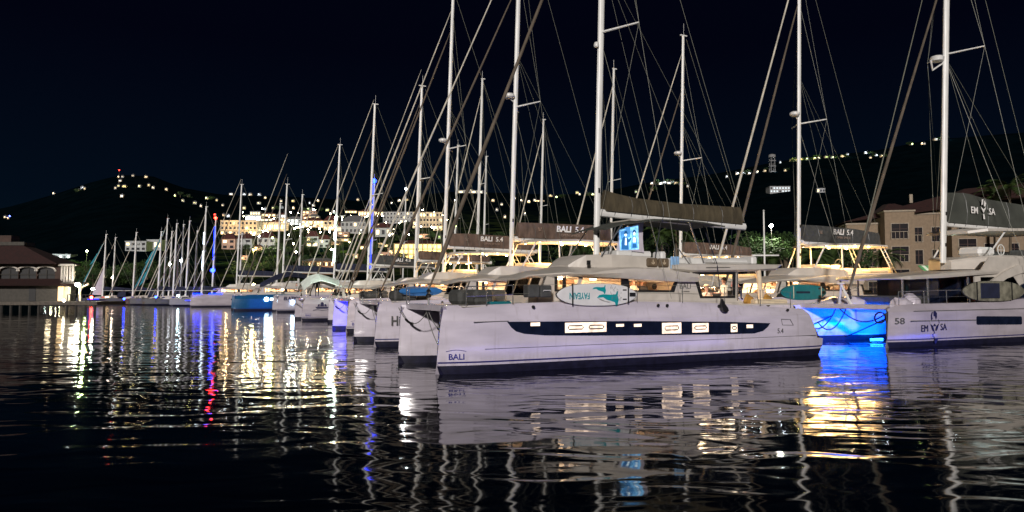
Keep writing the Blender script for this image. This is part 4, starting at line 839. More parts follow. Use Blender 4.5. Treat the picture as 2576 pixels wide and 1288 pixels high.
    for pts in ([(11.38, 7.4), (11.42, 7.7), (11.56, 7.72), (11.5, 7.4)], [(11.6, 7.35), (11.66, 7.66), (11.78, 7.5), (11.72, 7.3)], [(11.3, 7.3), (11.55, 6.95), (11.8, 7.3), (11.55, 7.15)], [(11.5, 6.9), (11.6, 6.9), (11.66, 6.6), (11.52, 6.62)]): e.plate(pts, -.36, .01)
    e.build('figurehead_emblem', M['textw'], root)
    # radar on a bracket + sensors on the spreader
    z = 15.4; x = mx(z)
    br = MB(); br.tube([(x, 0, z-.1), (x-1.15, 0, z-.75), (x-1.3, 0, z-.2)], .05, 6); b_ = br.build('radar_bracket', M['alu'], mast)
    MB().lathe((x-.75, 0, z-.1), [(.05, -.12), (.33, -.1), (.36, .1), (.3, .16), (.03, .2)], 14).build('radar_dome', M['white'], b_)
    # jib clutch bags and covers on deck
    for i, (x, y, l, h) in enumerate(((1.7, -2.2, .5, .32), (2.5, -2.1, .45, .5), (1.6, 1.3, .8, .3), (1.5, .3, .7, .35))):
        me = MB().lathe((x, y, 1.92), [(.02, 0), (l, .02), (l*.95, h*.5), (l*.5, h), (.02, h*1.1)], 12); me.v = [(a+.07*math.sin(9*b+5*c), b+.06*math.sin(8*a), c+.05*math.sin(11*a+7*b)*(c > 1.95)) for a, b, c in me.v]
        me.build('canvas_cover', M['gel'], root)
    # bow sprit A-frame
    MB().tube([(.65, -.35, 1.9), (.35, -.05, 2.9), (.65, .35, 1.9)], .07, 6).build('sprit_frame', M['white'], root)
    MB().lathe((.35, 0, 2.9), [(.05, 0), (.2, .02), (.2, .08), (.05, .1)], 10).build('sprit_fitting', M['white'], root)
    railing(root, [(1.0, -2.6, 1.93), (2.6, -2.75, 1.98), (4.2, -2.8, 2.0), (6.0, -2.8, 2.02), (7.6, -2.8, 2.05)], 0, .62)
    for a, b, d in (((.5, .4, 1.75), (.2, 2.4, 1.4), .9), ((.5, -.2, 1.8), (.6, 1.6, 1.0), .7), ((.5, .2, 1.72), (.2, -2.5, 1.55), .5), ((.3, -2.45, 1.5), (1.2, -1.8, .1), -.02), ((3.9, 2.2, 1.72), (-2.5, 1.6, .1), .0), ((.3, -2.4, 1.3), (3.2, 2.1, .15), .02)):
        MB().tube(sag(a, b, d), .03, 5).build('mooring_rope', M['rope'], root)
    MB().tube([(.35+.05*math.sin(t), -2.1+.28*math.cos(t), 1.35+.25*math.sin(t)) for t in [i*.55 for i in range(13)]], .04, 6).build('rope_coil', M['rope'], root)
    # blue underwater lamp, with added area lamps standing in for its light
    MB().box(4.3, 5.2, 1.35, 1.45, .02, .06).build('underwater_lamp', M['uwl'], hf)
    lamp('AREA', (2.6, -.9, .15), 900, (.0, .09, 1), root, 4.6, sy=.5, rot=(R(100), 0, 0), name='added_blue_fill')
    lamp('AREA', (2.6, .6, .05), 320, (.0, .09, 1), root, 4.6, sy=1.5, rot=(R(160), 0, 0), name='added_blue_fill')
    lamp('AREA', (3.2, -4.6, .04), 30, (.02, .06, 1), root, 5, sy=.3, rot=(R(112), 0, 0), name='added_blue_fill')  # added outside the near hull to carry the blue light further
    return root
emsa()
KAY = mat('clear polycarbonate', (.42, .40, .30), .12, coat=.6, var=.5, scale=2); KAY.node_tree.nodes['Principled BSDF'].inputs['Alpha'].default_value = .55
bd, L, H = board('clear kayak with a dark blue seat hung along the rail of the large right catamaran', OE, 5.25, 10.45, 2.58, 1.02, -2.88, KAY)
bd.name = 'kayak'; bd['category'] = 'kayak'; bd.name = 'clear_kayak'
for ch in bd.children:
    if ch.name.startswith('board') and 'rail' not in ch.name: ch.name = 'kayak_hull'
MB().box(-1.2, .35, -.09, -.05, -.36, .40, bev=.02).build('seat', M['navy'], bd)
for x in (-1.5, 1.4): MB().box(x-.03, x+.03, -.09, -.06, -.45, .45).build('strap', M['black'], bd)

# ------------------------------------------------------------------ smaller yachts behind and at the far left
HULLS = [mat('deep navy hull', (.015, .02, .05), .3, coat=.4), mat('dark grey hull', (.05, .05, .055), .3, coat=.4), mat('dimmed white hull', (.16, .16, .17), .4)]  # hull tones darkened for the dimly lit far berths
def yacht(label, px, D, topy, width=.16, h=BR, L=12.5, cover='navy', hull=None, spread=True, stay='sail', lit=None, mastm=None, boom=True, extra=None, group='yachts berthed beyond the near row', ms=.42, stay2=True, cab=True):
    p = Vector(((px-CX)/F*D, D, 0)); ux = Vector((math.cos(h), math.sin(h), 0)); org = p - ux*(L*ms)
    root = empty('sailing_yacht', org, h, 1, label=label, category='sailing yacht', group=group)
    if hull is None and D > 118: hull = random.Random(px).choice(HULLS)
    B = L*.14; rings = []
    for i in range(13):
        t = i/12; w = B*(math.sin(math.pi*min(1, t*.62+.05))**.8 if t < .8 else .97-.25*(t-.8)); w = max(w, .06); x = t*L; zt = 1.35-.25*math.sin(math.pi*t*.9)
        rings.append([(x+.9*(1-t)**4*1, -w*.35, -.3), (x+.5*(1-t)**6, -w*.92, .12), (x, -w, .3), (x, -w, zt), (x, -w*.9, zt+.05), (x, w*.9, zt+.05), (x, w, zt), (x, w, .3), (x+.5*(1-t)**6, w*.92, .12), (x+.9*(1-t)**4, w*.35, -.3)])
    hl = MB().loft(rings, mis=[1, 1, 0, 0, 0, 0, 0, 1, 1, 1], smooth=False).build('hull', [hull or M['gel'], M['anti']], root)
    if cab:
        rings = []
        for x, z, w in ((.25, 1.2, .5), (.32, 1.55, .75), (.5, 1.8, .85), (.66, 1.85, .85), (.68, 1.5, .8)): rings.append([(x*L, -B*w, 1.2), (x*L, -B*w*.85, z), (x*L, B*w*.85, z), (x*L, B*w, 1.2)])
        cb = MB().loft(rings).build('cabin', M['gel2'], root)
        for k in range(3): MB().box(L*(.40+.08*k), L*(.45+.08*k), -B*.86, -B*.78, 1.42, 1.6).build('window', M['warm'] if (lit and k == 1) else M['band'], cb)
        if lit and D > 129:
            MB().box(L*.2, L*.38, -B*1.02, -B*.99, 1.0, 1.12).build('blue_deck_light', M['blueled'] if False else M['bluesoft'], hl)
        dg_ = MB(); dg_.loft([[(L*.66, -B*.8, 1.5), (L*.67, -B*.7, 2.5), (L*.67, B*.7, 2.5), (L*.66, B*.8, 1.5)], [(L*.80, -B*.8, 1.5), (L*.80, -B*.75, 2.75), (L*.80, B*.75, 2.75), (L*.80, B*.8, 1.5)]]); dg_.build('sprayhood', M[cover], root)
    zt = (at(px, topy, D)).z; rk = .03; b0 = 1.6
    def mx(z): return L*ms + (z-1.6)*rk
    # keep the masthead over its picture place: shift base so the rake passes through
    mast = MB().tube([(mx(b0), 0, b0), (mx(zt*.6), 0, zt*.6), (mx(zt), 0, zt)], [width*.62, width*.6, width*.45], 8, ry=.75).build('mast', mastm or M['alu'], root)
    MB().box(mx(zt)-.15, mx(zt)+.3, -.05, .05, zt, zt+.1).build('masthead_fitting', M['white'], mast)
    MB().tube([(mx(zt), 0, zt), (mx(zt), 0, zt+.9)], .015, 4).build('antenna', M['white'], mast)
    wr = .0085*D/40
    if spread:
        z = zt*.55
        for sg in (-1, 1): MB().tube([(mx(z), 0, z), (mx(z)+.3, sg*1.0, z+.05)], .035, 5).build('spreader', M['alu'], mast)
        mb = MB()
        for sg in (-1, 1): mb.tube([(mx(zt), 0, zt-.3), (mx(z)+.3, sg*1.0, z+.05), (L*ms+.4, sg*B*.95, 1.3)], wr, 3)
        mb.tube([(mx(zt), 0, zt), (L-.2, 0, 1.3)], wr, 3); mb.build('shroud', M['wire'], root)
    if stay:
        n = 8; a = Vector((.4, 0, 1.6)); b = Vector((mx(zt*.93)-.1, 0, zt*.93)); MB().tube([a.lerp(b, i/n) for i in range(n+1)], [.04]+[.075*(1.2-.6*i/n) for i in range(1, n)]+[.03], 6).build('furled_sail', M[stay], root)
    if boom:
        bo = MB().tube([(mx(2.9), 0, 2.9), (L*.86, 0, 2.85)], .09, 6).build('boom', M['alu'], root)
        rings = [[(x, -.16, 2.92), (x, -.17, 3.1), (x, 0, zc), (x, .17, 3.1), (x, .16, 2.92)] for x, zc in ((mx(3)+.1, 3.75), (L*.6, 3.5), (L*.84, 3.25))]
        MB().loft(rings).build('sail_cover', M[cover], root)
    if extra: extra(root, mx, zt, L)
    return root
def bluestrip(z0f, z1f, m, off=-.14, r_=.07):
    def f(root, mx, zt, L): MB().tube([(mx(zt*z0f)+off, -.1, zt*z0f), (mx(zt*z1f)+off, -.1, zt*z1f)], r_, 5).build('lit_mast_strip', m, root)  # glowing tube drawn for a lit stretch of mast
    return f
def both(*fs):
    def f(*a): [q(*a) for q in fs]
    return f
def toplamp(m, r_=.22, zf=1.0, y=-.15):
    def f(root, mx, zt, L): MB().lathe((mx(zt*zf)-.1, y, zt*zf), [(.02, -r_), (r_*.8, -r_*.6), (r_, 0), (r_*.8, r_*.6), (.02, r_)], 10).build('mast_lamp', m, root)
    return f
def stayflag(m):
    def f(root, mx, zt, L):
        a = Vector((.4, 0, 2)); b = Vector((mx(zt*.93), 0, zt*.93)); mb = MB(); rnd = random.Random(int(zt*100))
        for i in range(9):
            p = a.lerp(b, .18+.085*i); q = a.lerp(b, .18+.085*(i+1)); w = rnd.uniform(.5, 1.0)
            mb.add([p, q, q+Vector((-w*.7, .1, -.5)), p+Vector((-w, -.1, -.9))], [(0, 1, 2, 3)]); mb.add([p+Vector((0, .04, 0)), q+Vector((0, .04, 0)), q+Vector((-w*.7, .14, -.5)), p+Vector((-w, -.06, -.9))], [(3, 2, 1, 0)])
        mb.build('banner', m, root)
    return f
bglow = emit('blue mast glow', (.0, .02, 1), 9); wglow = emit('white mast glow b', (.7, .85, 1), 5); tealflag = mat('teal banner', (.02, .25, .32), .8, var=.3)
yacht('tall white mast yacht right of the near mast, mast rising behind it', 1533, 65, 172, .24, L=14, cover='cover')
yacht('yacht with tall mast between the second and third row masts', 1197, 76, 197, .26, L=13, cover='cover')
yacht('yacht whose short mast stands just right of the second lit hardtop mast', 1356, 84, 300, .24, L=13, cover='cover')
yacht('yacht with thin mast just right of the third catamaran mast', 1140, 100, 365, .26, cover='navy')
yacht('yacht with thin mast just left of the third catamaran mast', 1047, 110, 403, .26, cover='navy')
yacht('yacht with thin leaning mast right of the tall middle mast', 1213, 107, 393, .26, cover='cover')
yacht('yacht with lamp lit mast behind the elation lettered catamaran', 750, 112, 490, .26, cover='navy')
yacht('yacht behind the black tent awning with mast left of the blue hulled one', 695, 118, 512, .26, cover='navy', lit=1)
yacht('yacht with short mast and lamp near the middle condominium', 1012, 125, 475, .22, cover='navy', extra=toplamp(M['cool'], .16))
yacht('yacht showing blue lit strips up its mast beside the dark lettered cover', 931, 84, 455, .22, cover='navy', extra=both(bluestrip(.34, .97, bglow, r_=.05), toplamp(M['blueled'], .3)), mastm=M['alu'])
yacht('yacht with white floodlit mast left of the blue lit ones', 508, 130, 520, .3, cover='navy', extra=both(bluestrip(.36, .55, wglow, r_=.12), bluestrip(.62, .74, wglow, r_=.12)), lit=1)
yacht('yacht with red masthead lamp and blue lit mast', 534, 135, 548, .26, cover='navy', extra=both(bluestrip(.52, .9, bglow, r_=.09), toplamp(M['red'], .26), toplamp(M['blueled'], .42, .40)), lit=1)
for i, (px, ty, D, lab) in enumerate(((398, 583, 140, 'yacht with teal banners on its stay in the far left cluster'), (412, 550, 142, 'tallest masted yacht of the far left cluster with teal banners'), (436, 563, 138, 'yacht in the far left cluster, second tall mast from the teal banners'), (453, 565, 140, 'yacht in the far left cluster, third tall mast from the teal banners'), (468, 556, 139, 'rightmost tall masted yacht of the far left cluster'), (489, 581, 145, 'yacht left of the white floodlit mast'), (444, 615, 146, 'short masted yacht inside the far left cluster'), (425, 582, 147, 'slender masted yacht inside the far left cluster'), (602, 587, 146, 'yacht with short mast right of the left end catamaran mast'))):
    yacht(lab, px, D, ty, .26, cover='navy', L=11.5, stay='sail', lit=i % 2, extra=stayflag(tealflag) if i < 2 else (toplamp(M['cool'], .2, .55) if i in (3, 7) else None), group='yachts on the far pier')
yacht('lone yacht with two slanting stays near the white hill house', 335, 150, 585, .26, cover='navy', L=11.5, group='yachts on the far pier')
yacht('yacht with a deck lamp right of the raised white sail', 283, 152, 598, .22, cover='navy', L=11, extra=toplamp(emit('cream mast lamp', (1, .8, .6), 70), .22, .40), group='yachts on the far pier')
def rsail(root, mx, zt, L):
    MB().plate([(2.9, 2.0), (mx(2)-.2, 1.9), (mx(zt*.55)-.1, zt*.52)], -.05, .05).build('raised_sail', M['gel'], root); stayflag(tealflag)(root, mx, zt, L)
yacht('yacht with a raised white triangular sail left of the lamp', 259, 150, 590, .26, cover='navy', L=11.5, extra=rsail, group='yachts on the far pier', lit=1)

# ------------------------------------------------------------------ docks
dockm = mat('dock planks', (.10, .085, .07), .85, var=.3, scale=3, stretch=(1, 8, 1)); pile = mat('dark piles', (.03, .028, .025), .9)
def sp2w(s_, p_, z=0): return U*s_ + V*p_ + Vector((0, 0, z))
root = empty('floating_dock', sp2w(26.4, 44), BR, 1, label='floating timber dock running between the two columns of catamarans', category='dock')
MB().box(-1.1, 1.1, 0, 86, .25, .62).build('dock_deck', dockm, root)
for k in range(9): MB().tube([(1.25, 3+k*9.6, -1), (1.25, 3+k*9.6, 2.2)], .17, 8).build('pile', pile, root)
root = empty('far_pier', Vector((-92, 138, 0)), 0, 1, label='long dark pier along the far waterline in front of the left yachts', category='pier')
MB().box(0, 50, 0, 3.2, .25, .75).build('pier_deck', dockm, root)
for k in range(12): MB().tube([(1+k*4.2, .1, -1), (1+k*4.2, .1, .9)], .18, 6).build('pile', pile, root)
def smalllamp(label, p, col, strength, r_, post=3, cat='lamp post', energy=0, group=None):
    root = empty('lamp_post', Vector((p.x, p.y, p.z-post)), 0, 1, label=label, category=cat, group=group)
    MB().tube([(0, 0, 0), (0, 0, post-r_)], [.07, .05], 6).build('post', pile, root)
    MB().lathe((0, 0, post), [(.01, -r_), (r_*.7, -r_*.7), (r_, 0), (r_*.7, r_*.7), (.01, r_)], 10).build('lantern', emit('lantern', col, strength), root)
    if energy: lamp('POINT', (0, -.5, post), energy, col, root, r_)
    return root

# ------------------------------------------------------------------ waterfront building at the left
def pavilion():
    D = 90; k = D/F; root = empty('waterfront_building', Vector(((0-CX)*k, D, 0)), 0, 1, label='two storey waterfront building with arched windows and dark red hipped roof at the far left', category='building')
    def X(px): return px*k
    def Z(py): return CH + (HOR-py)*k
    wallm = mat('plaster wall', (.055, .05, .042), .8, var=.2); brick = mat('pink plaster', (.055, .03, .022), .8, var=.2); roofm = mat('red shingle', (.022, .005, .004), .8, var=.3, bump=.4, bscale=4)
    d0 = 3.4
    MB().box(X(-160), X(152), 0, d0, 1.35, Z(712)).build('wall', wallm, root)
    uw = MB().plate([(X(-160), Z(712)), (X(146), Z(712)), (X(146), Z(663)), (X(-160), Z(663))], .6, .3, holes=[[(X(c-24), Z(704)), (X(c-24), Z(682))] + [(X(c)+X(24)*math.cos(math.pi-a*math.pi/8), Z(682)+.55*math.sin(a*math.pi/8)) for a in range(1, 8)] + [(X(c+24), Z(682)), (X(c+24), Z(704))] for c in (-108, -46, 14, 61, 107)]).build('upper_wall', brick, root)
    MB().box(X(-160), X(146), .9+.01, d0, Z(712), Z(663)).build('inner_room', M['black'], root)
    for c in (-108, -46, 14, 61, 107):
        a_ = MB(); a_.tube([(X(c)+X(26)*math.cos(math.pi-a*math.pi/10), .5, Z(682)+.62*math.sin(a*math.pi/10)) for a in range(11)], .11, 6); fr_ = a_.build('arch_window', M['gel2'], uw)
        m_ = MB(); m_.box(X(c-24), X(c+24), .72, .76, Z(690)-.03, Z(690)+.03); m_.box(X(c)-.03, X(c)+.03, .72, .76, Z(704), Z(676)); m_.build('glazing_bar', wallm, fr_)
    # roofs
    MB().loft([[(X(-170), -1.3, Z(712)-.35), (X(168), -1.3, Z(712)-.35), (X(160), d0, Z(712)-.35), (X(-170), d0, Z(712)-.35)], [(X(-160), .55, Z(701)), (X(147), .55, Z(701)), (X(147), d0, Z(701)), (X(-160), d0, Z(701))]]).build('lower_roof', roofm, root)
    MB().loft([[(X(-175), -.8, Z(664)), (X(152), -.8, Z(664)), (X(152), d0+1, Z(664)), (X(-175), d0+1, Z(664))], [(X(-60), 1.2, Z(612)), (X(32), 1.2, Z(612)), (X(32), 2.4, Z(612)), (X(-60), 2.4, Z(612))]]).build('roof', roofm, root)
    cu = MB().box(X(-40), X(46), .9, 3, Z(616), Z(607)).build('cupola', wallm, root); MB().box(X(-30), X(8), 1.2, 2.8, Z(607), Z(590)).build('chimney', brick, cu)
    for i in range(5): MB().box(X(152+i*7)-.1, X(152+i*7)+.1, .2, .4, Z(709), Z(668)).build('balcony_post', M['gel2'], root)
    MB().box(X(148), X(186), -.2, .6, Z(669), Z(664)).build('balcony_beam', M['gel2'], root); MB().box(X(148), X(186), -.2, 3, Z(713), Z(709)).build('balcony_floor', wallm, root)
    MB().box(X(75), X(92), -.06, 0, Z(758), Z(722)).build('door', M['black'], root)
    dr = MB().box(X(148), X(160), -.06, 1.0, Z(757), Z(721)).build('lit_doorway', emit('doorway light', (1, .70, .35), 1.6), root)
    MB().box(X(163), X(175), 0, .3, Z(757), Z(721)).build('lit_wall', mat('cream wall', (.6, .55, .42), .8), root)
    MB().tube([(X(190), 1, Z(757)), (X(190), 1, Z(712))], .16, 8).build('timber_post', M['cushion'], root); MB().tube([(X(190), 1, Z(725)), (X(212), 1, Z(714))], .1, 6).build('brace', M['cushion'], root)
    # pier under and beside it
    MB().box(X(-200), X(275), -2.5, 4, .95, 1.35).build('pier_deck', dockm, root)
    for i in range(22): MB().tube([(X(-190)+i*1.15, -2.2, -1), (X(-190)+i*1.15, -2.2, 1.0)], .16, 6).build('pile', pile, root)
    for i in range(8): MB().tube([(X(200+i*9), -2.3, 1.3), (X(200+i*9), -2.3, 2.2)], .05, 5).build('rail_post', pile, root)
    MB().tube([(X(200), -2.3, 2.2), (X(263), -2.3, 2.2)], .04, 5).build('handrail', pile, root)
    fl = MB().lathe((X(205)-.1, -.6, Z(716)), [(.02, -.24), (.22, -.14), (.26, 0), (.22, .14), (.02, .24)], 10).build('flood_lamp', emit('floodlight', (1, .93, .78), 220), root)
    lamp('POINT', (X(215), -2.6, Z(714)), 70, (1, .9, .7), root, .3)
    MB().lathe((X(246), -1, Z(727)), [(.02, -.16), (.2, 0), (.02, .16)], 8).build('flood_lamp', emit('floodlight small', (.9, 1, .85), 110), root)
    lamp('POINT', (X(150), -2.0, Z(735)), 35, (1, .8, .5), root, .3)
pavilion()
smalllamp('red lamp glowing low on the far pier left of the white sail', at(230, 748, 134), (1, .02, .01), 160, .26, 1.5)
smalllamp('white lamp low on the pier beside the pavilion', at(160, 756, 88), (1, .95, .8), 60, .14, .8)
for px, py, D, c, s_, lab in ((392, 747, 132, (.01, .04, 1), 40, 'blue deck lamp low at the far left yachts'), (312, 752, 133, (.01, .04, 1), 30, 'small blue lamp at the pier end by the lone yacht'), (448, 744, 131, (.6, .9, 1), 70, 'pale lamp among the far left hulls'), (745, 634, 205, (1, .62, .3), 130, 'orange street lamp under the mast yachts, left of the brick building'), (638, 716, 150, (1, .55, .2), 150, 'amber street lamp above the black tent awning'), (652, 594, 230, (.85, .95, 1), 90, 'white street lamp in front of the grey hillside house')):
    smalllamp(lab, at(px, py, D), c, s_, .28 if D > 140 else .2, 3 if D > 140 else 1)

# ------------------------------------------------------------------ apartment block on the right
def condo():
    D = 97.0; k = D/F; root = empty('apartment_block', Vector(((2128-CX)*k, D, .9)), R(-14), 1, label='beige three storey apartment block with bay windows and dark red roof at right', category='apartment block')
    wall = mat('beige stucco', (.225, .165, .11), .85, var=.12, bump=.2, bscale=8); trim = mat('stucco trim', (.30, .25, .19), .8); rf = mat('dark red roof', (.035, .010, .008), .85, var=.4)
    gl = mat('dark window glass', (.012, .010, .012), .15); shade = mat('brown shutters', (.06, .028, .02), .7)
    def window(x0, x1, z0, z1, y, par, rail=True):
        f_ = MB().plate([(x0, z0), (x1, z0), (x1, z1), (x0, z1)], y-.06, .06, holes=[[(x0+.1, z0+.1), (x0+.1, z1-.1), (x1-.1, z1-.1), (x1-.1, z0+.1)]]).build('window', trim, par)
        MB().plate([(x0+.1, z0+.1), (x1-.1, z0+.1), (x1-.1, z1-.1), (x0+.1, z1-.1)], y-.03, .02).build('pane', gl, f_)
        b = MB(); b.box((x0+x1)/2-.04, (x0+x1)/2+.04, y-.05, y-.035, z0+.1, z1-.1); b.box(x0+.1, x1-.1, y-.05, y-.035, lerp(z0, z1, .62), lerp(z0, z1, .62)+.05); b.build('glazing_bar', shade, f_)
        if rail:
            r_ = MB(); r_.box(x0, x1, y-.22, y-.18, z0+.95, z0+1.02)
            for i in range(int((x1-x0)/.5)+1): r_.box(x0+i*.5-.02, x0+i*.5+.03, y-.22, y-.19, z0, z0+.95)
            r_.build('balcony_rail', trim, par)
    # blocks: x in metres from px 2165 ; storeys 3.05
    H = 12.2
    blocks = [(0.4, 4.6, .9, H-1.3), (4.6, 8.2, -1.6, H+.1), (8.2, 12.6, 1.0, H-.1), (12.6, 16.2, -1.4, H+1.0), (16.2, 22, .8, H+.6), (22, 25.5, -1.4, H+1.6), (25.5, 32, .8, H+1.2)]
    for i, (x0, x1, y, h) in enumerate(blocks):
        w = MB().box(x0, x1, y, 12, 0, h).build('wall', wall, root)
        MB().box(x0-.12, x1+.12, y-.14, 12.2, h, h+.22).build('eaves_band', trim, w)
        bay = y < 0
        for fl in range(4):
            z = h - 3.85 - 3.05*fl
            if z < 0: continue
            if bay: window(x0+.7, x1-.7, z+.2, z+2.35, y, w)
            else:
                n = 2
                for j in range(n):
                    cx = x0 + (x1-x0)*(j+.5)/n; window(cx-.62, cx+.62, z+.1, z+2.2, y, w, rail=(j+fl) % 2 == 0)
    MB().loft([[(-.3, .2, H-1.0), (16.4, .2, H+1.0), (16.4, 13, H+1), (-.3, 13, H-1)], [(4, 5, H+.4), (14, 5, H+3.0), (14, 8, H+3), (4, 8, H+.4)]]).build('roof', rf, root)
    MB().loft([[(4.3, -1.8, H+.33), (8.5, -1.8, H+.33), (8.5, 6, H+.33), (4.3, 6, H+.33)], [(6, 2, H+1.6), (6.8, 2, H+1.6), (6.8, 5, H+1.8), (6, 5, H+1.8)]]).build('roof', rf, root)
    MB().loft([[(12.3, -1.7, H+1.23), (32.4, -1.7, H+2.0), (32.4, 13, H+2), (12.3, 13, H+1.3)], [(16, 4, H+3.6), (31, 4, H+4.8), (31, 8, H+4.8), (16, 8, H+3.6)]]).build('roof', rf, root)
    MB().box(9.5, 9.9, 5, 5.4, H+2, H+3.2).build('roof_vent', trim, root)
condo()

# ------------------------------------------------------------------ trees, palms, hedges
leaf1 = mat('broad leaves', (.035, .075, .012), .7, col2=(.012, .03, .008), scale=1.5); leaf2 = mat('palm leaves', (.05, .085, .015), .6, col2=(.02, .04, .01), scale=2); bark = mat('bark', (.10, .075, .05), .9, bump=.5, bscale=8)
def crown_mesh(seed, n=1300, rx=1, rz=.8):
    rnd = random.Random(seed); mb = MB(); cl = [(rnd.gauss(0, .42), rnd.gauss(0, .42), rnd.uniform(-.45, .55), rnd.uniform(.22, .42)) for _ in range(15)]
    for i in range(n):
        cx, cy, cz, r_ = rnd.choice(cl); d = Vector((rnd.gauss(0, 1), rnd.gauss(0, 1), rnd.gauss(0, 1))).normalized() * r_ * rnd.uniform(.5, 1.1)
        c = Vector((cx+d.x, cy+d.y, (cz+d.z)*rz)); s_ = rnd.uniform(.035, .075); a = Vector((rnd.gauss(0, 1), rnd.gauss(0, 1), rnd.gauss(0, 1))).normalized(); b = a.orthogonal().normalized()
        mb.add([c-a*s_, c-b*s_*.6, c+a*s_, c+b*s_*.6], [(0, 1, 2, 3)])
    return mb
def palm_mesh(seed, n=16):
    rnd = random.Random(seed); mb = MB()
    for k in range(n):
        az = k*2.399+rnd.uniform(-.2, .2); up = rnd.uniform(-.1, 1.1); L = rnd.uniform(.85, 1.1); pts = []
        d = Vector((math.cos(az)*math.cos(up), math.sin(az)*math.cos(up), math.sin(up))); p = Vector((0, 0, 0))
        for j in range(9): pts.append(p.copy()); p += d*L/8; d.z -= .20; d.normalize()
        for j in range(8):
            a, b = pts[j], pts[j+1]; t_ = (b-a).normalized(); side = t_.cross(Vector((0, 0, 1))).normalized(); w = .26*math.sin(math.pi*(j+1)/9.5)
            for q in range(3):
                c = a.lerp(b, q/3)
                for sg in (-1, 1): mb.add([c, c+t_*.045, c+side*sg*w+t_*.12+Vector((0, 0, -.07))], [(0, 1, 2)])
            mb.tube([a, b], .008, 3)
    return mb
_crowns = []; _palms = []
def tree(label, p, h, r_, kind=0, group=None):
    k = len([0 for _ in range(0)]) ; root = empty('tree' if kind < 9 else 'palm_tree', p, random.uniform(0, 6.28), 1, label=label, category='tree' if kind < 9 else 'palm tree', group=group)
    if kind < 9:
        if len(_crowns) < 4: _crowns.append(crown_mesh(len(_crowns)+5).build('crown', leaf1)); c = _crowns[-1]
        else: c = random.choice(_crowns).copy(); COL.objects.link(c)
        c.parent = root; c.location = (0, 0, h-r_*.7); c.scale = (r_, r_, r_*.9)
        t = MB().tube([(0, 0, -.5), (.05*r_, 0, h*.35), (-.03*r_, .04*r_, h-r_*.8)], [.09*r_, .07*r_, .04*r_], 7)
        for a in range(4): t.tube([(0, 0, h*.35), (r_*.4*math.cos(a*1.6), r_*.4*math.sin(a*1.6), h-r_*.5)], [.045*r_, .02*r_], 5)
        t.build('trunk', bark, root)
    else:
        if len(_palms) < 3: _palms.append(palm_mesh(len(_palms)+2).build('crown', leaf2)); c = _palms[-1]
        else: c = random.choice(_palms).copy(); COL.objects.link(c)
        c.parent = root; c.location = (0, 0, h); c.scale = (r_, r_, r_)
        MB().tube([(0, 0, -.5), (.15, 0, h*.5), (0, 0, h)], [.2, .15, .13], 7).build('trunk', bark, root)
random.seed(11)
for px, ty, D, h_r, lab in ((2540, 470, 88, 2.9, 'palm tree with a broad crown above the right sail cover'), (2500, 482, 92, 2.3, 'palm tree left of the broad one above the right sail cover'), (2228, 640, 84, 2.4, 'low palm in front of the beige apartment block'), (2045, 640, 75, 2.4, 'palm seen under the bright hardtop behind the gap'), (2095, 645, 75, 2.2, 'palm under the hardtop, right of its neighbour'), (1945, 636, 80, 2.6, 'palm right of the thin white flagpole'), (1885, 640, 80, 2.4, 'palm left of the thin white flagpole'), (1435, 610, 96, 2.6, 'palm seen through the bars of the second lit hardtop'), (1470, 616, 96, 2.4, 'palm just left of the near mast'), (1700, 575, 95, 3.0, 'palm behind the near bimini, right one'), (1665, 585, 95, 2.8, 'palm behind the near bimini, left one')):
    t_ = at(px, ty, D); tree(lab, Vector((t_.x, t_.y, .9)), t_.z-.9-.2, h_r, 9, 'palm trees along the quay')
for px, ty, D, r_ in ((1890, 575, 95, 3.5), (1930, 585, 90, 3.2), (1975, 572, 96, 3.6), (1640, 590, 100, 4), (1720, 585, 100, 4), (1575, 600, 104, 3.5), (1450, 610, 110, 4), (2100, 600, 90, 3.2), (2150, 610, 90, 3)):
    t_ = at(px, ty, D); tree('leafy green tree on the quay behind the boats', Vector((t_.x, t_.y, .9)), t_.z-.9, r_, 0, 'trees along the quay')
for i in range(84):
    px = random.choice((random.uniform(560, 1010), random.uniform(560, 1010), random.uniform(1000, 1500), random.uniform(150, 420))); py = random.uniform(600, 700) if px > 500 else random.uniform(690, 735)
    p = hit(px, py); tree('bushy green tree on the slope below the houses', p, random.uniform(4, 7), random.uniform(3, 5), 0, 'trees on the town slope')
p = at(1940, 568, 88); smalllamp('bright street lamp lighting the green tree right of the flagpole', p, (1, 1, .8), 130, .22, 5, energy=1400)
fp = at(1921, 532, 78); root = empty('flagpole', Vector((fp.x, fp.y, .9)), 0, 1, label='thin white flagpole with a crossbar behind the near aft deck', category='flagpole')
MB().tube([(0, 0, 0), (0, 0, fp.z-.9)], [.12, .08], 8).build('pole', M['alu'], root); MB().lathe((0, 0, fp.z-.9), [(.02, 0), (.14, .08), (.02, .2)], 8).build('finial', M['white'], root); MB().box(-1.6, 1.6, -.05, .05, 5.6, 5.75).build('crossbar', M['alu'], root)

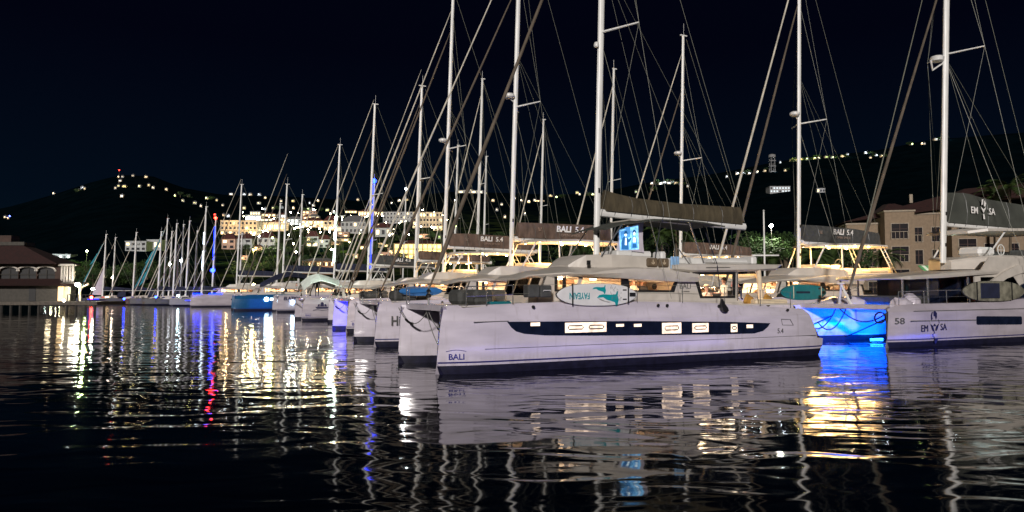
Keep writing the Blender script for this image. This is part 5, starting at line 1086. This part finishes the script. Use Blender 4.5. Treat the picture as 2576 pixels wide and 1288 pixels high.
# ------------------------------------------------------------------ hillside town
WARMWALL = mat('cream house wall', (.62, .50, .34), .85, var=.15); GREYWALL = mat('grey house wall', (.34, .35, .36), .85, var=.15); PINKWALL = mat('pink house wall', (.42, .28, .22), .85); BRICK = mat('brown brick', (.26, .15, .09), .85, var=.25, scale=2)
REDROOF = mat('dark red roof tiles', (.05, .010, .009), .85, var=.3); GREYROOF = mat('grey roof', (.10, .10, .11), .85)
LITW = emit('lit window', (1, .72, .34), 3.5); LITY = emit('yellow lit arcade', (1, .72, .22), 2.6, .35, .6); LITT = emit('pale lit window', (.8, .95, .9), 4); DARKW = mat('dark window', (.02, .02, .025), .2)
def house(label, px0, px1, ytop, ybase, floors=2, wall=GREYWALL, roof=REDROOF, litp=.4, cols=None, rh=.35, litm=LITW, wash=0, washc=(1, .66, .30), arcade=False, wlit=None, group='houses on the town hillside', seed=1, name='hillside_house', category='house', big=True):
    rnd = random.Random(seed*7+int(px0)); p = hit((px0+px1)/2, min(ybase, 728)); D = p.y; k = D/F; w = (px1-px0)*k; h = (ybase-ytop)*k
    root = empty(name, Vector(((((px0+px1)/2)-CX)*k, D, CH+(HOR-ybase)*k)), R(rnd.uniform(-7, 7)), 1, label=label, category=category, group=group)
    eave = h*(1-rh) if roof else h; dp = w*.6
    wl = MB().box(-w/2, w/2, 0, dp, -3, eave).build('wall', wall, root)
    if roof: MB().loft([[(-w/2-.4, -.5, eave), (w/2+.4, -.5, eave), (w/2+.4, dp+.5, eave), (-w/2-.4, dp+.5, eave)], [(-w*.22, dp*.4, h), (w*.22, dp*.4, h), (w*.22, dp*.6, h), (-w*.22, dp*.6, h)]]).build('roof', roof, root)
    else: MB().box(-w/2-.2, w/2+.2, -.2, dp+.2, eave, eave+.35).build('parapet', wall, root)
    cols = cols or max(2, int(w/3.2)); fh = eave/floors; cw = w/cols
    for f_ in range(floors):
        if arcade or (floors > 2 and big): MB().box(-w/2, w/2, -.9, 0, fh*f_-.12, fh*f_+.12).build('balcony_slab', wall, root)
        for c in range(cols):
            x = -w/2+cw*(c+.5); lit = rnd.random() < litp; ww = cw*(.36 if arcade else .27)
            if arcade: zs = (fh*f_+.2, fh*f_+fh*.85)
            else: zs = (fh*f_+fh*.28, fh*f_+fh*.76)
            fr = MB().box(x-ww-.08, x+ww+.08, -.10, 0.0, zs[0]-.08, zs[1]+.08).build('window', wall, root)
            MB().box(x-ww, x+ww, -.16, -.102, zs[0], zs[1]).build('pane', (LITY if arcade else litm) if lit else DARKW, fr)
    if arcade:
        for c in range(cols+1): MB().box(-w/2+cw*c-.15, -w/2+cw*c+.15, -.95, -.6, 0, eave).build('column', wall, root)
    if wash:
        lamp('POINT', (-w*.2, -max(6, h*.6), h*.9), wash, washc, root, .5); lamp('POINT', (w*.3, -max(6, h*.6), h*.4), wash*1.2, washc, root, .5)
    return root
H_ = house
H_('big cream block with dark windows high on the left of the town', 553, 643, 555, 592, 3, WARMWALL, None, .08, 9, wash=2600, name='apartment_building', category='building')
H_('pinkish house with red roof below the cream block', 556, 590, 586, 628, 2, PINKWALL, REDROOF, .2, wash=200)
H_('white gabled house with dark red roof right below the cream block', 592, 632, 586, 626, 2, GREYWALL, REDROOF, .1, wash=300, washc=(.9, .9, .9))
H_('grey house with dark red roof behind the white street lamp', 646, 690, 582, 628, 2, GREYWALL, REDROOF, .15, wash=300, washc=(.9, .95, 1))
H_('terrace with yellow string lights left of the yellow hotel row', 656, 716, 560, 582, 1, WARMWALL, None, .95, 10, wash=1200)
H_('low white and green lit house at the upper left of town', 614, 654, 541, 556, 1, GREYWALL, None, .9, 6, litm=LITT, wash=600, washc=(.8, 1, .8))
H_('pale green fronted house with lit windows in the middle of town', 720, 757, 543, 566, 2, GREYWALL, GREYROOF, .8, litm=LITT, wash=600, washc=(.8, 1, .9))
H_('bright yellow lit house at the top centre of town', 757, 812, 545, 572, 2, WARMWALL, REDROOF, .8, wash=1600)
H_('warm lit house with a wide gable right of the yellow one', 812, 846, 541, 580, 2, WARMWALL, REDROOF, .4, wash=1000)
H_('grey house with two bright windows under the yellow lit house', 768, 800, 580, 622, 2, GREYWALL, REDROOF, .5, wash=300, washc=(.9, .9, .85))
H_('grey house with one bright window and lower roof beside its twin', 801, 828, 590, 624, 2, GREYWALL, REDROOF, .5, wash=300, washc=(.9, .9, .85))
H_('long low house under a grey awning roof left of the blue lit mast', 856, 918, 540, 588, 2, GREYWALL, GREYROOF, .15, wash=300)
H_('bright yellow gallery house behind the blue lit mast', 900, 962, 522, 544, 1, WARMWALL, REDROOF, .95, 9, wash=1400, rh=.4)
H_('grey apartment house with balconies right of the yellow gallery', 962, 1038, 528, 562, 3, GREYWALL, GREYROOF, .12, 9, rh=.12, wash=500, washc=(1, .9, .75))
H_('white balconied condominium with scattered bright windows in mid town', 1038, 1112, 534, 572, 3, WARMWALL, None, .35, 9, wash=600, washc=(1, .9, .75), name='apartment_building', category='building')
H_('small house with red roof and one lit window above the dark sail cover', 942, 984, 560, 596, 1, GREYWALL, REDROOF, .5, 3, wash=200, washc=(.8, 1, .8))
H_('three storey hotel with glowing yellow arcades and dark red roof', 992, 1110, 602, 652, 3, WARMWALL, REDROOF, 1, 10, rh=.22, arcade=True, wash=1400, washc=(1, .75, .3), name='hotel', category='hotel')
H_('brown brick building with small arched windows near the waterline', 759, 840, 648, 690, 2, BRICK, GREYROOF, .35, 11, rh=.2, wash=350, name='brick_building', category='building')
H_('white flat roofed house on the dark hill above the lone yacht', 313, 366, 608, 632, 2, GREYWALL, None, .12, 4, wash=160, washc=(1, .95, .85))
H_('white flat roofed house with one warm window beside its hill neighbour', 366, 404, 604, 628, 1, GREYWALL, None, .3, 4, wash=160, washc=(1, .95, .85))
H_('long white lit roadside building at the foot of the left hill', 117, 174, 641, 652, 1, GREYWALL, None, .5, 6, litm=LITT, wash=900, washc=(.8, 1, .95))
H_('yellow lit kiosk behind the waterfront pavilion', 152, 190, 686, 722, 2, WARMWALL, None, .5, 3, wash=700, washc=(1, 1, .6))
H_('small white house alone on the dark right hillside', 1941, 1992, 468, 484, 2, GREYWALL, None, .75, 7, litm=emit('pale small window', (.7, .8, .85), .8), wash=120, washc=(.9, .95, 1), group='houses on the dark right hill')
H_('tiny white hut right of the white house on the dark hillside', 2060, 2080, 473, 484, 1, GREYWALL, None, .5, 3, wash=60, washc=(.9, .95, 1), group='houses on the dark right hill')
for i, (a, b, t_, bs, lm) in enumerate(((626, 652, 532, 541, LITW), (656, 690, 533, 545, LITW), (694, 716, 534, 548, LITT), (700, 740, 548, 560, LITW), (846, 862, 560, 585, LITW), (866, 896, 526, 536, LITW), (1150, 1215, 478, 486, LITW), (1345, 1370, 500, 507, LITW))):
    H_('small lamplit house in the upper town rows', a, b, t_, bs, 1, WARMWALL if i % 2 else GREYWALL, REDROOF if i % 3 else None, .8, 4, litm=lm, wash=300, group='small houses of the upper town', seed=i)
random.seed(5)
orbs = [(655, 569), (661, 574), (668, 573), (657, 582), (664, 590), (672, 588), (680, 583), (676, 592), (700, 571), (708, 573), (716, 566), (724, 577), (735, 570), (742, 583), (748, 579), (756, 572), (763, 578), (770, 571), (783, 579), (790, 567), (805, 583), (817, 574), (830, 588), (650, 560), (640, 599), (633, 593), (622, 604), (612, 540), (690, 556), (884, 548), (905, 552), (925, 549), (950, 548), (972, 566), (1005, 568), (1030, 575), (1060, 577), (1087, 579), (980, 600), (870, 575), (845, 600), (905, 596), (1125, 560), (1140, 590), (880, 620), (835, 640), (740, 625), (600, 575), (572, 600), (680, 600), (728, 600), (757, 604)]
orbs += [(random.uniform(595, 1115), random.choice((random.uniform(530, 560), random.uniform(545, 600)))) for _ in range(44)]
for px, py in orbs:
    p = hit(px, py+2); e_ = random.uniform(60, 130)
    smalllamp('globe lamp glowing among the houses of the hillside town', p+Vector((0, -1.5, 3)), random.choice(((1, .78, .42), (1, .82, .5), (1, .9, .7), (.9, 1, .8))), e_, random.uniform(.32, .55), 3.5, energy=900 if random.random() < .6 else 0, group='globe lamps of the hillside town')
random.seed(21)
for i in range(30):
    a_ = random.uniform(590, 1120); w_ = random.uniform(16, 34); b_ = random.choice((random.uniform(540, 585), random.uniform(590, 655)))
    H_('warm lamplit house tucked among the trees of the town slope', a_, a_+w_, b_-random.uniform(10, 17), b_, random.choice((1, 2)), random.choice((WARMWALL, GREYWALL, PINKWALL)), random.choice((REDROOF, GREYROOF, None)), .45, None, wash=random.choice((300, 700, 1100)), group='houses tucked into the town slope', seed=i+40)
# distant lit houses: (px, py, colour, size in px)
c_w = (1, .78, .45); c_c = (.8, .92, 1); c_g = (.75, 1, .35); c_r = (1, .03, .02); c_b = (.1, .15, 1); c_y = (1, .85, .3)
far = [(135, 478, c_w, 5), (197, 480, c_g, 5), (207, 473, c_c, 8), (213, 476, c_w, 5), (300, 428, c_r, 5), (298, 446, c_w, 4), (308, 446, c_w, 6), (302, 456, c_c, 8), (334, 443, c_w, 7), (367, 446, c_w, 8), (298, 469, c_y, 6), (312, 470, c_y, 10), (290, 475, c_w, 6), (306, 495, c_c, 9), (350, 470, c_y, 8), (374, 467, c_y, 6), (385, 474, c_w, 7), (418, 478, c_w, 7), (12, 548, c_w, 7), (20, 550, c_w, 4), (24, 545, c_b, 5), (440, 494, c_g, 5), (460, 507, c_y, 7), (475, 495, c_g, 6), (490, 512, c_y, 9), (520, 500, c_g, 8), (505, 520, c_w, 6), (545, 505, c_y, 5), (560, 518, c_w, 6), (581, 486, c_c, 9), (614, 488, c_c, 8), (629, 489, c_c, 9), (652, 489, c_c, 9), (667, 499, c_w, 6), (651, 513, c_y, 10), (614, 525, c_y, 8), (667, 528, c_c, 8), (687, 525, c_g, 7), (707, 507, c_w, 6), (737, 507, c_y, 8), (708, 524, c_c, 9), (738, 525, c_w, 6), (779, 512, c_c, 5), (788, 518, c_c, 8), (776, 528, c_g, 9), (823, 530, c_g, 9), (792, 540, c_w, 8), (800, 506, c_w, 6), (540, 541, c_r, 6), (562, 544, c_w, 6), (574, 546, c_c, 9), (900, 500, c_w, 7), (936, 518, c_w, 6), (935, 532, c_w, 8), (1004, 506, c_w, 8), (1022, 504, c_y, 9), (985, 512, c_w, 5), (1145, 506, c_c, 6), (1165, 508, c_w, 7), (1170, 483, c_y, 9), (1185, 481, c_w, 9), (1205, 484, c_w, 9), (1222, 487, c_y, 6), (1240, 506, c_w, 8), (1262, 516, c_w, 6), (1295, 500, c_c, 5), (1312, 506, c_w, 6), (1330, 509, c_w, 8), (1345, 505, c_w, 7), (1385, 494, c_y, 9), (1400, 497, c_g, 6), (1452, 484, c_y, 8), (1458, 490, c_w, 6), (1491, 490, c_g, 8), (1250, 530, c_w, 7), (1270, 548, c_w, 6), (1105, 600, c_g, 7), (1160, 612, c_w, 9), (1320, 540, c_w, 5),
 (1642, 462, c_c, 12), (1652, 460, c_c, 10), (1662, 463, c_c, 9), (1672, 460, c_c, 10), (1683, 462, c_c, 9), (1692, 459, c_c, 9), (1700, 462, c_w, 8), (1712, 464, c_c, 7), (1640, 478, c_g, 6), (1600, 484, c_g, 6), (1730, 470, c_c, 5), (1828, 446, c_c, 6), (1855, 438, c_c, 9), (1872, 436, c_c, 10), (1885, 437, c_c, 8), (1905, 434, c_w, 6), (1925, 431, c_w, 7), (1963, 410, c_c, 5), (1990, 405, c_y, 8), (2003, 404, c_y, 9), (2016, 402, c_y, 9), (2030, 401, c_g, 7), (2050, 399, c_g, 8), (2060, 398, c_w, 7), (2080, 396, c_g, 9), (2095, 397, c_g, 8), (2120, 394, c_w, 8), (2132, 390, c_c, 6), (1976, 430, c_w, 7), (2178, 386, c_c, 8), (2190, 398, c_w, 6), (2205, 392, c_c, 9), (2218, 394, c_w, 7), (2294, 364, c_g, 5), (2320, 363, c_w, 5), (2326, 363, c_w, 5), (2355, 352, c_c, 10), (2368, 351, c_c, 11), (2376, 350, c_c, 9)]
hm = {}
def emk(c, s_): 
    if (c, s_) not in hm: hm[(c, s_)] = emit('far lamp', c, s_)
    return hm[(c, s_)]
hwall = [GREYWALL, WARMWALL]
for i, (px, py, c, s_) in enumerate(far):
    rnd = random.Random(i); h_ = hit(px, py+1.5); D = h_.y; p = at(px, py, D); k = D/F; p.z = terrain(p.x, p.y)+1.2; w = s_*k*.55
    right = px > 1500
    if c in (c_r, c_b):
        root = empty('beacon_mast', Vector((p.x, p.y, p.z-2)), 0, 1, label='%s beacon lamp high on the dark %s hillside' % ('red' if c == c_r else 'blue', 'left' if px < 500 else 'town'), category='beacon')
        hh = at(px, py, D).z-p.z+2
        MB().tube([(0, 0, -1), (0, 0, max(2, hh))], .3, 5).build('post', pile, root); MB().lathe((0, 0, max(2, hh)), [(.1, -1), (1.0, 0), (.1, 1)], 8).build('lantern', emk(c, 14), root); continue
    cn = {c_w: 'warm', c_c: 'cool white', c_g: 'greenish', c_y: 'yellow'}[c]
    lab = cn + (' lamplit house on the dark ridge at the right' if right else (' lamplit house on the dark hills left of town' if px < 590 else ' lamplit house on the upper slopes behind the masts'))
    root = empty('distant_house', Vector((p.x, p.y, p.z-1.2)), rnd.uniform(-.3, .3), 1, label=lab, category='house', group=lab.replace('house', 'houses'))
    MB().box(-w*.9, w*.9, 0, w, -3, 2.6).build('wall', hwall[i % 2], root)
    MB().loft([[(-w-.3, -.5, 2.6), (w+.3, -.5, 2.6), (w+.3, w+.5, 2.6), (-w-.3, w+.5, 2.6)], [(-w*.3, w*.4, 4), (w*.3, w*.4, 4), (w*.3, w*.6, 4), (-w*.3, w*.6, 4)]]).build('roof', GREYROOF, root)
    n = rnd.choice((1, 2, 3, 4)); em_ = emk(c, rnd.choice((.3, .8, 1.6)))
    for j in range(n):
        x = -w*.7+1.4*w*(j+.5)/n; MB().box(x-w*.16, x+w*.16, -.12, -.02, .7, 1.9).build('window', em_, root)
    rr = rnd.choice((.25, .35, .5, .75)) * (1 if s_ > 7 else .8) * (.8 if px < 590 else 1); em_s = rnd.choice((3, 8, 16, 30))
    MB().lathe((rnd.uniform(-.3, .3)*w, -1.0, 1.8), [(.05, -rr), (rr*.9, 0), (.05, rr)], 7).build('porch_lamp', emk(c, em_s), root)
    if s_ >= 8: lamp('POINT', (2, -6, 4), 1500 if right else 700, c, root, .5)
    if right and s_ >= 7 or c == c_g: tree('dark leafy tree lit beside a lamplit house on the far slopes', Vector((p.x+rnd.uniform(-7, 7), p.y+rnd.uniform(-3, 2), p.z-1.5)), rnd.uniform(4, 7), rnd.uniform(3.5, 6), 0, 'trees beside the far houses')
# water tower on the ridge
p = at(1945, 436, 900); root = empty('water_tower', Vector((p.x, p.y, p.z-4)), 0, 1, label='slim water tower silhouette with platforms on the right ridge', category='tower')
k = 900/F; tb = mat('tower concrete', (.2, .2, .2), .9)
for x, y in ((-3, 0), (3, 0), (-3, 6), (3, 6)): MB().tube([(x, y, -6), (x*.7, y, 24)], .5, 5).build('leg', tb, root)
for z in (6, 13, 20): MB().box(-3.6, 3.6, -.6, 6.6, z, z+.8).build('platform', tb, root)
MB().lathe((0, 3, 24), [(2, 0), (4.5, 1), (4.5, 4), (3, 5)], 10).build('tank', tb, root)
lamp('POINT', (0, -8, 4), 2500, (.8, .9, 1), root, 1)
# lamps that light the trees of the town slope
for i, (px, py, e_, c, lab) in enumerate(((700, 640, 14000, c_g, 'greenish garden lamp on the slope left of the brick building'), (850, 630, 14000, c_g, 'greenish garden lamp on the slope right of the brick building'), (915, 612, 12000, c_g, 'greenish garden lamp left of the arcaded hotel'), (560, 660, 9000, c_g, 'greenish garden lamp on the left foot of the slope'), (1150, 600, 9000, c_g, 'greenish garden lamp right of the arcaded hotel'), (260, 700, 4000, c_g, 'greenish garden lamp behind the raised white sail'), (660, 690, 6000, c_y, 'yellow lamp on the quay road behind the black tent awning'))):
    p = hit(px, py); smalllamp(lab, p+Vector((0, -9, 8)), c, 40, .3, 8.5, energy=e_)

STR = [mat('green awning stripe', (.10, .28, .12), .8), mat('white awning stripe', (.7, .72, .62), .8)]
# awning and extra people on the middle boats
def awning(label, org, x0, x1, w, z, m):
    o = empty('tent_awning', org, BR, 1, label=label, category='awning')
    rings = [[(x, -w, zz-.3), (x, 0, zz+.35), (x, w, zz-.3), (x, w, zz-.36), (x, 0, zz+.29), (x, -w, zz-.36)] for x, zz in ((x0, z-.7), (lerp(x0, x1, .2), z-.1), (lerp(x0, x1, .45), z+.15), (lerp(x0, x1, .7), z-.1), (x1, z-.45))]
    MB().loft(rings).build('canvas', m, o)
    for x in (x0+.2, x1-.2):
        for y in (-w, w): MB().tube([(x, y, 2.1), (x, y, z-.8)], .03, 5).build('awning_pole', M['steel'], o)
    return o
awning('white tent awning lit on the foredeck of the catamaran with the ship emblem', O4, .2, 3.6, 1.7, 3.75, mat('white awning canvas', (.72, .78, .72), .8))
lamp('POINT', loc2w(O4, 2.2, -3.2, 4.6), 160, (.75, 1, .85), None, .2, name='awning_light')
bd, L, H = board('blue paddleboard standing on the foredeck rail of the catamaran behind the nearest', O2, 1.3, 3.5, 2.58, .46, -1.5, M['blueb'])
p_ = at(2342, 668, 62)
tn = empty('striped_awning', Vector((p_.x, p_.y, 1)), R(10), 1, label='green and white striped awning lit up beside the mast of the right catamaran', category='awning')
for i in range(8):
    MB().loft([[(-1.3+.33*i, 0, p_.z-1.0), (-.97+.33*i, 0, p_.z-1.0), (-.97+.33*i, 0, p_.z-1.05), (-1.3+.33*i, 0, p_.z-1.05)], [(-1.6+.36*i, -1.6, p_.z-1.9), (-1.24+.36*i, -1.6, p_.z-1.9), (-1.24+.36*i, -1.6, p_.z-1.95), (-1.6+.36*i, -1.6, p_.z-1.95)]]).build('awning_stripe', STR[i % 2], tn)
for x in (-1.5, 1.3): MB().tube([(x, -1.5, 0), (x, -1.5, p_.z-1.9)], .04, 5).build('awning_pole', M['steel'], tn)
lamp('POINT', (0, -2.6, p_.z), 160, (.75, 1, .7), tn, .15, name='awning_light')
person('person in a dark shirt standing on deck under the lit white tent awning', loc2w(O4, 1.6, -.4, 2.12), BR-1.6, 'stand', 'shirtd', arm='hang', hgt=1.7)
person('person in a red checked shirt standing by the black tent awning of the blue hull', loc2w(O6, 8.4, -1.2, 2.12), BR-1.2, 'stand', 'shirtr', arm='table', hgt=1.72)
person('person in a cream shirt sitting on the blue hulled catamaran deck', loc2w(O6, 6.6, -1.2, 2.12), BR-1.9, 'sit', 'shirt', arm='table', hgt=1.7)
# one label per thing: number look-alikes by their place from the left
_u = ['first', 'second', 'third', 'fourth', 'fifth', 'sixth', 'seventh', 'eighth', 'ninth']
ORD = _u + ['tenth', 'eleventh', 'twelfth', 'thirteenth', 'fourteenth', 'fifteenth', 'sixteenth', 'seventeenth', 'eighteenth', 'nineteenth']
for a_, b_ in (('twentieth', 'twenty'), ('thirtieth', 'thirty'), ('fortieth', 'forty'), ('fiftieth', 'fifty'), ('sixtieth', 'sixty'), ('seventieth', 'seventy'), ('eightieth', 'eighty'), ('ninetieth', 'ninety')): ORD += [a_] + [b_+'-'+x for x in _u]
bylab = {}
for o in list(COL.objects):
    if o.parent is None and 'label' in o.keys(): bylab.setdefault(o['label'], []).append(o)
for lb, os_ in bylab.items():
    if len(os_) > 1:
        os_.sort(key=lambda o: o.location.x/max(1, o.location.y))
        for i, o in enumerate(os_): o['label'] = ORD[min(i, len(ORD)-1)] + ' from the left, ' + lb
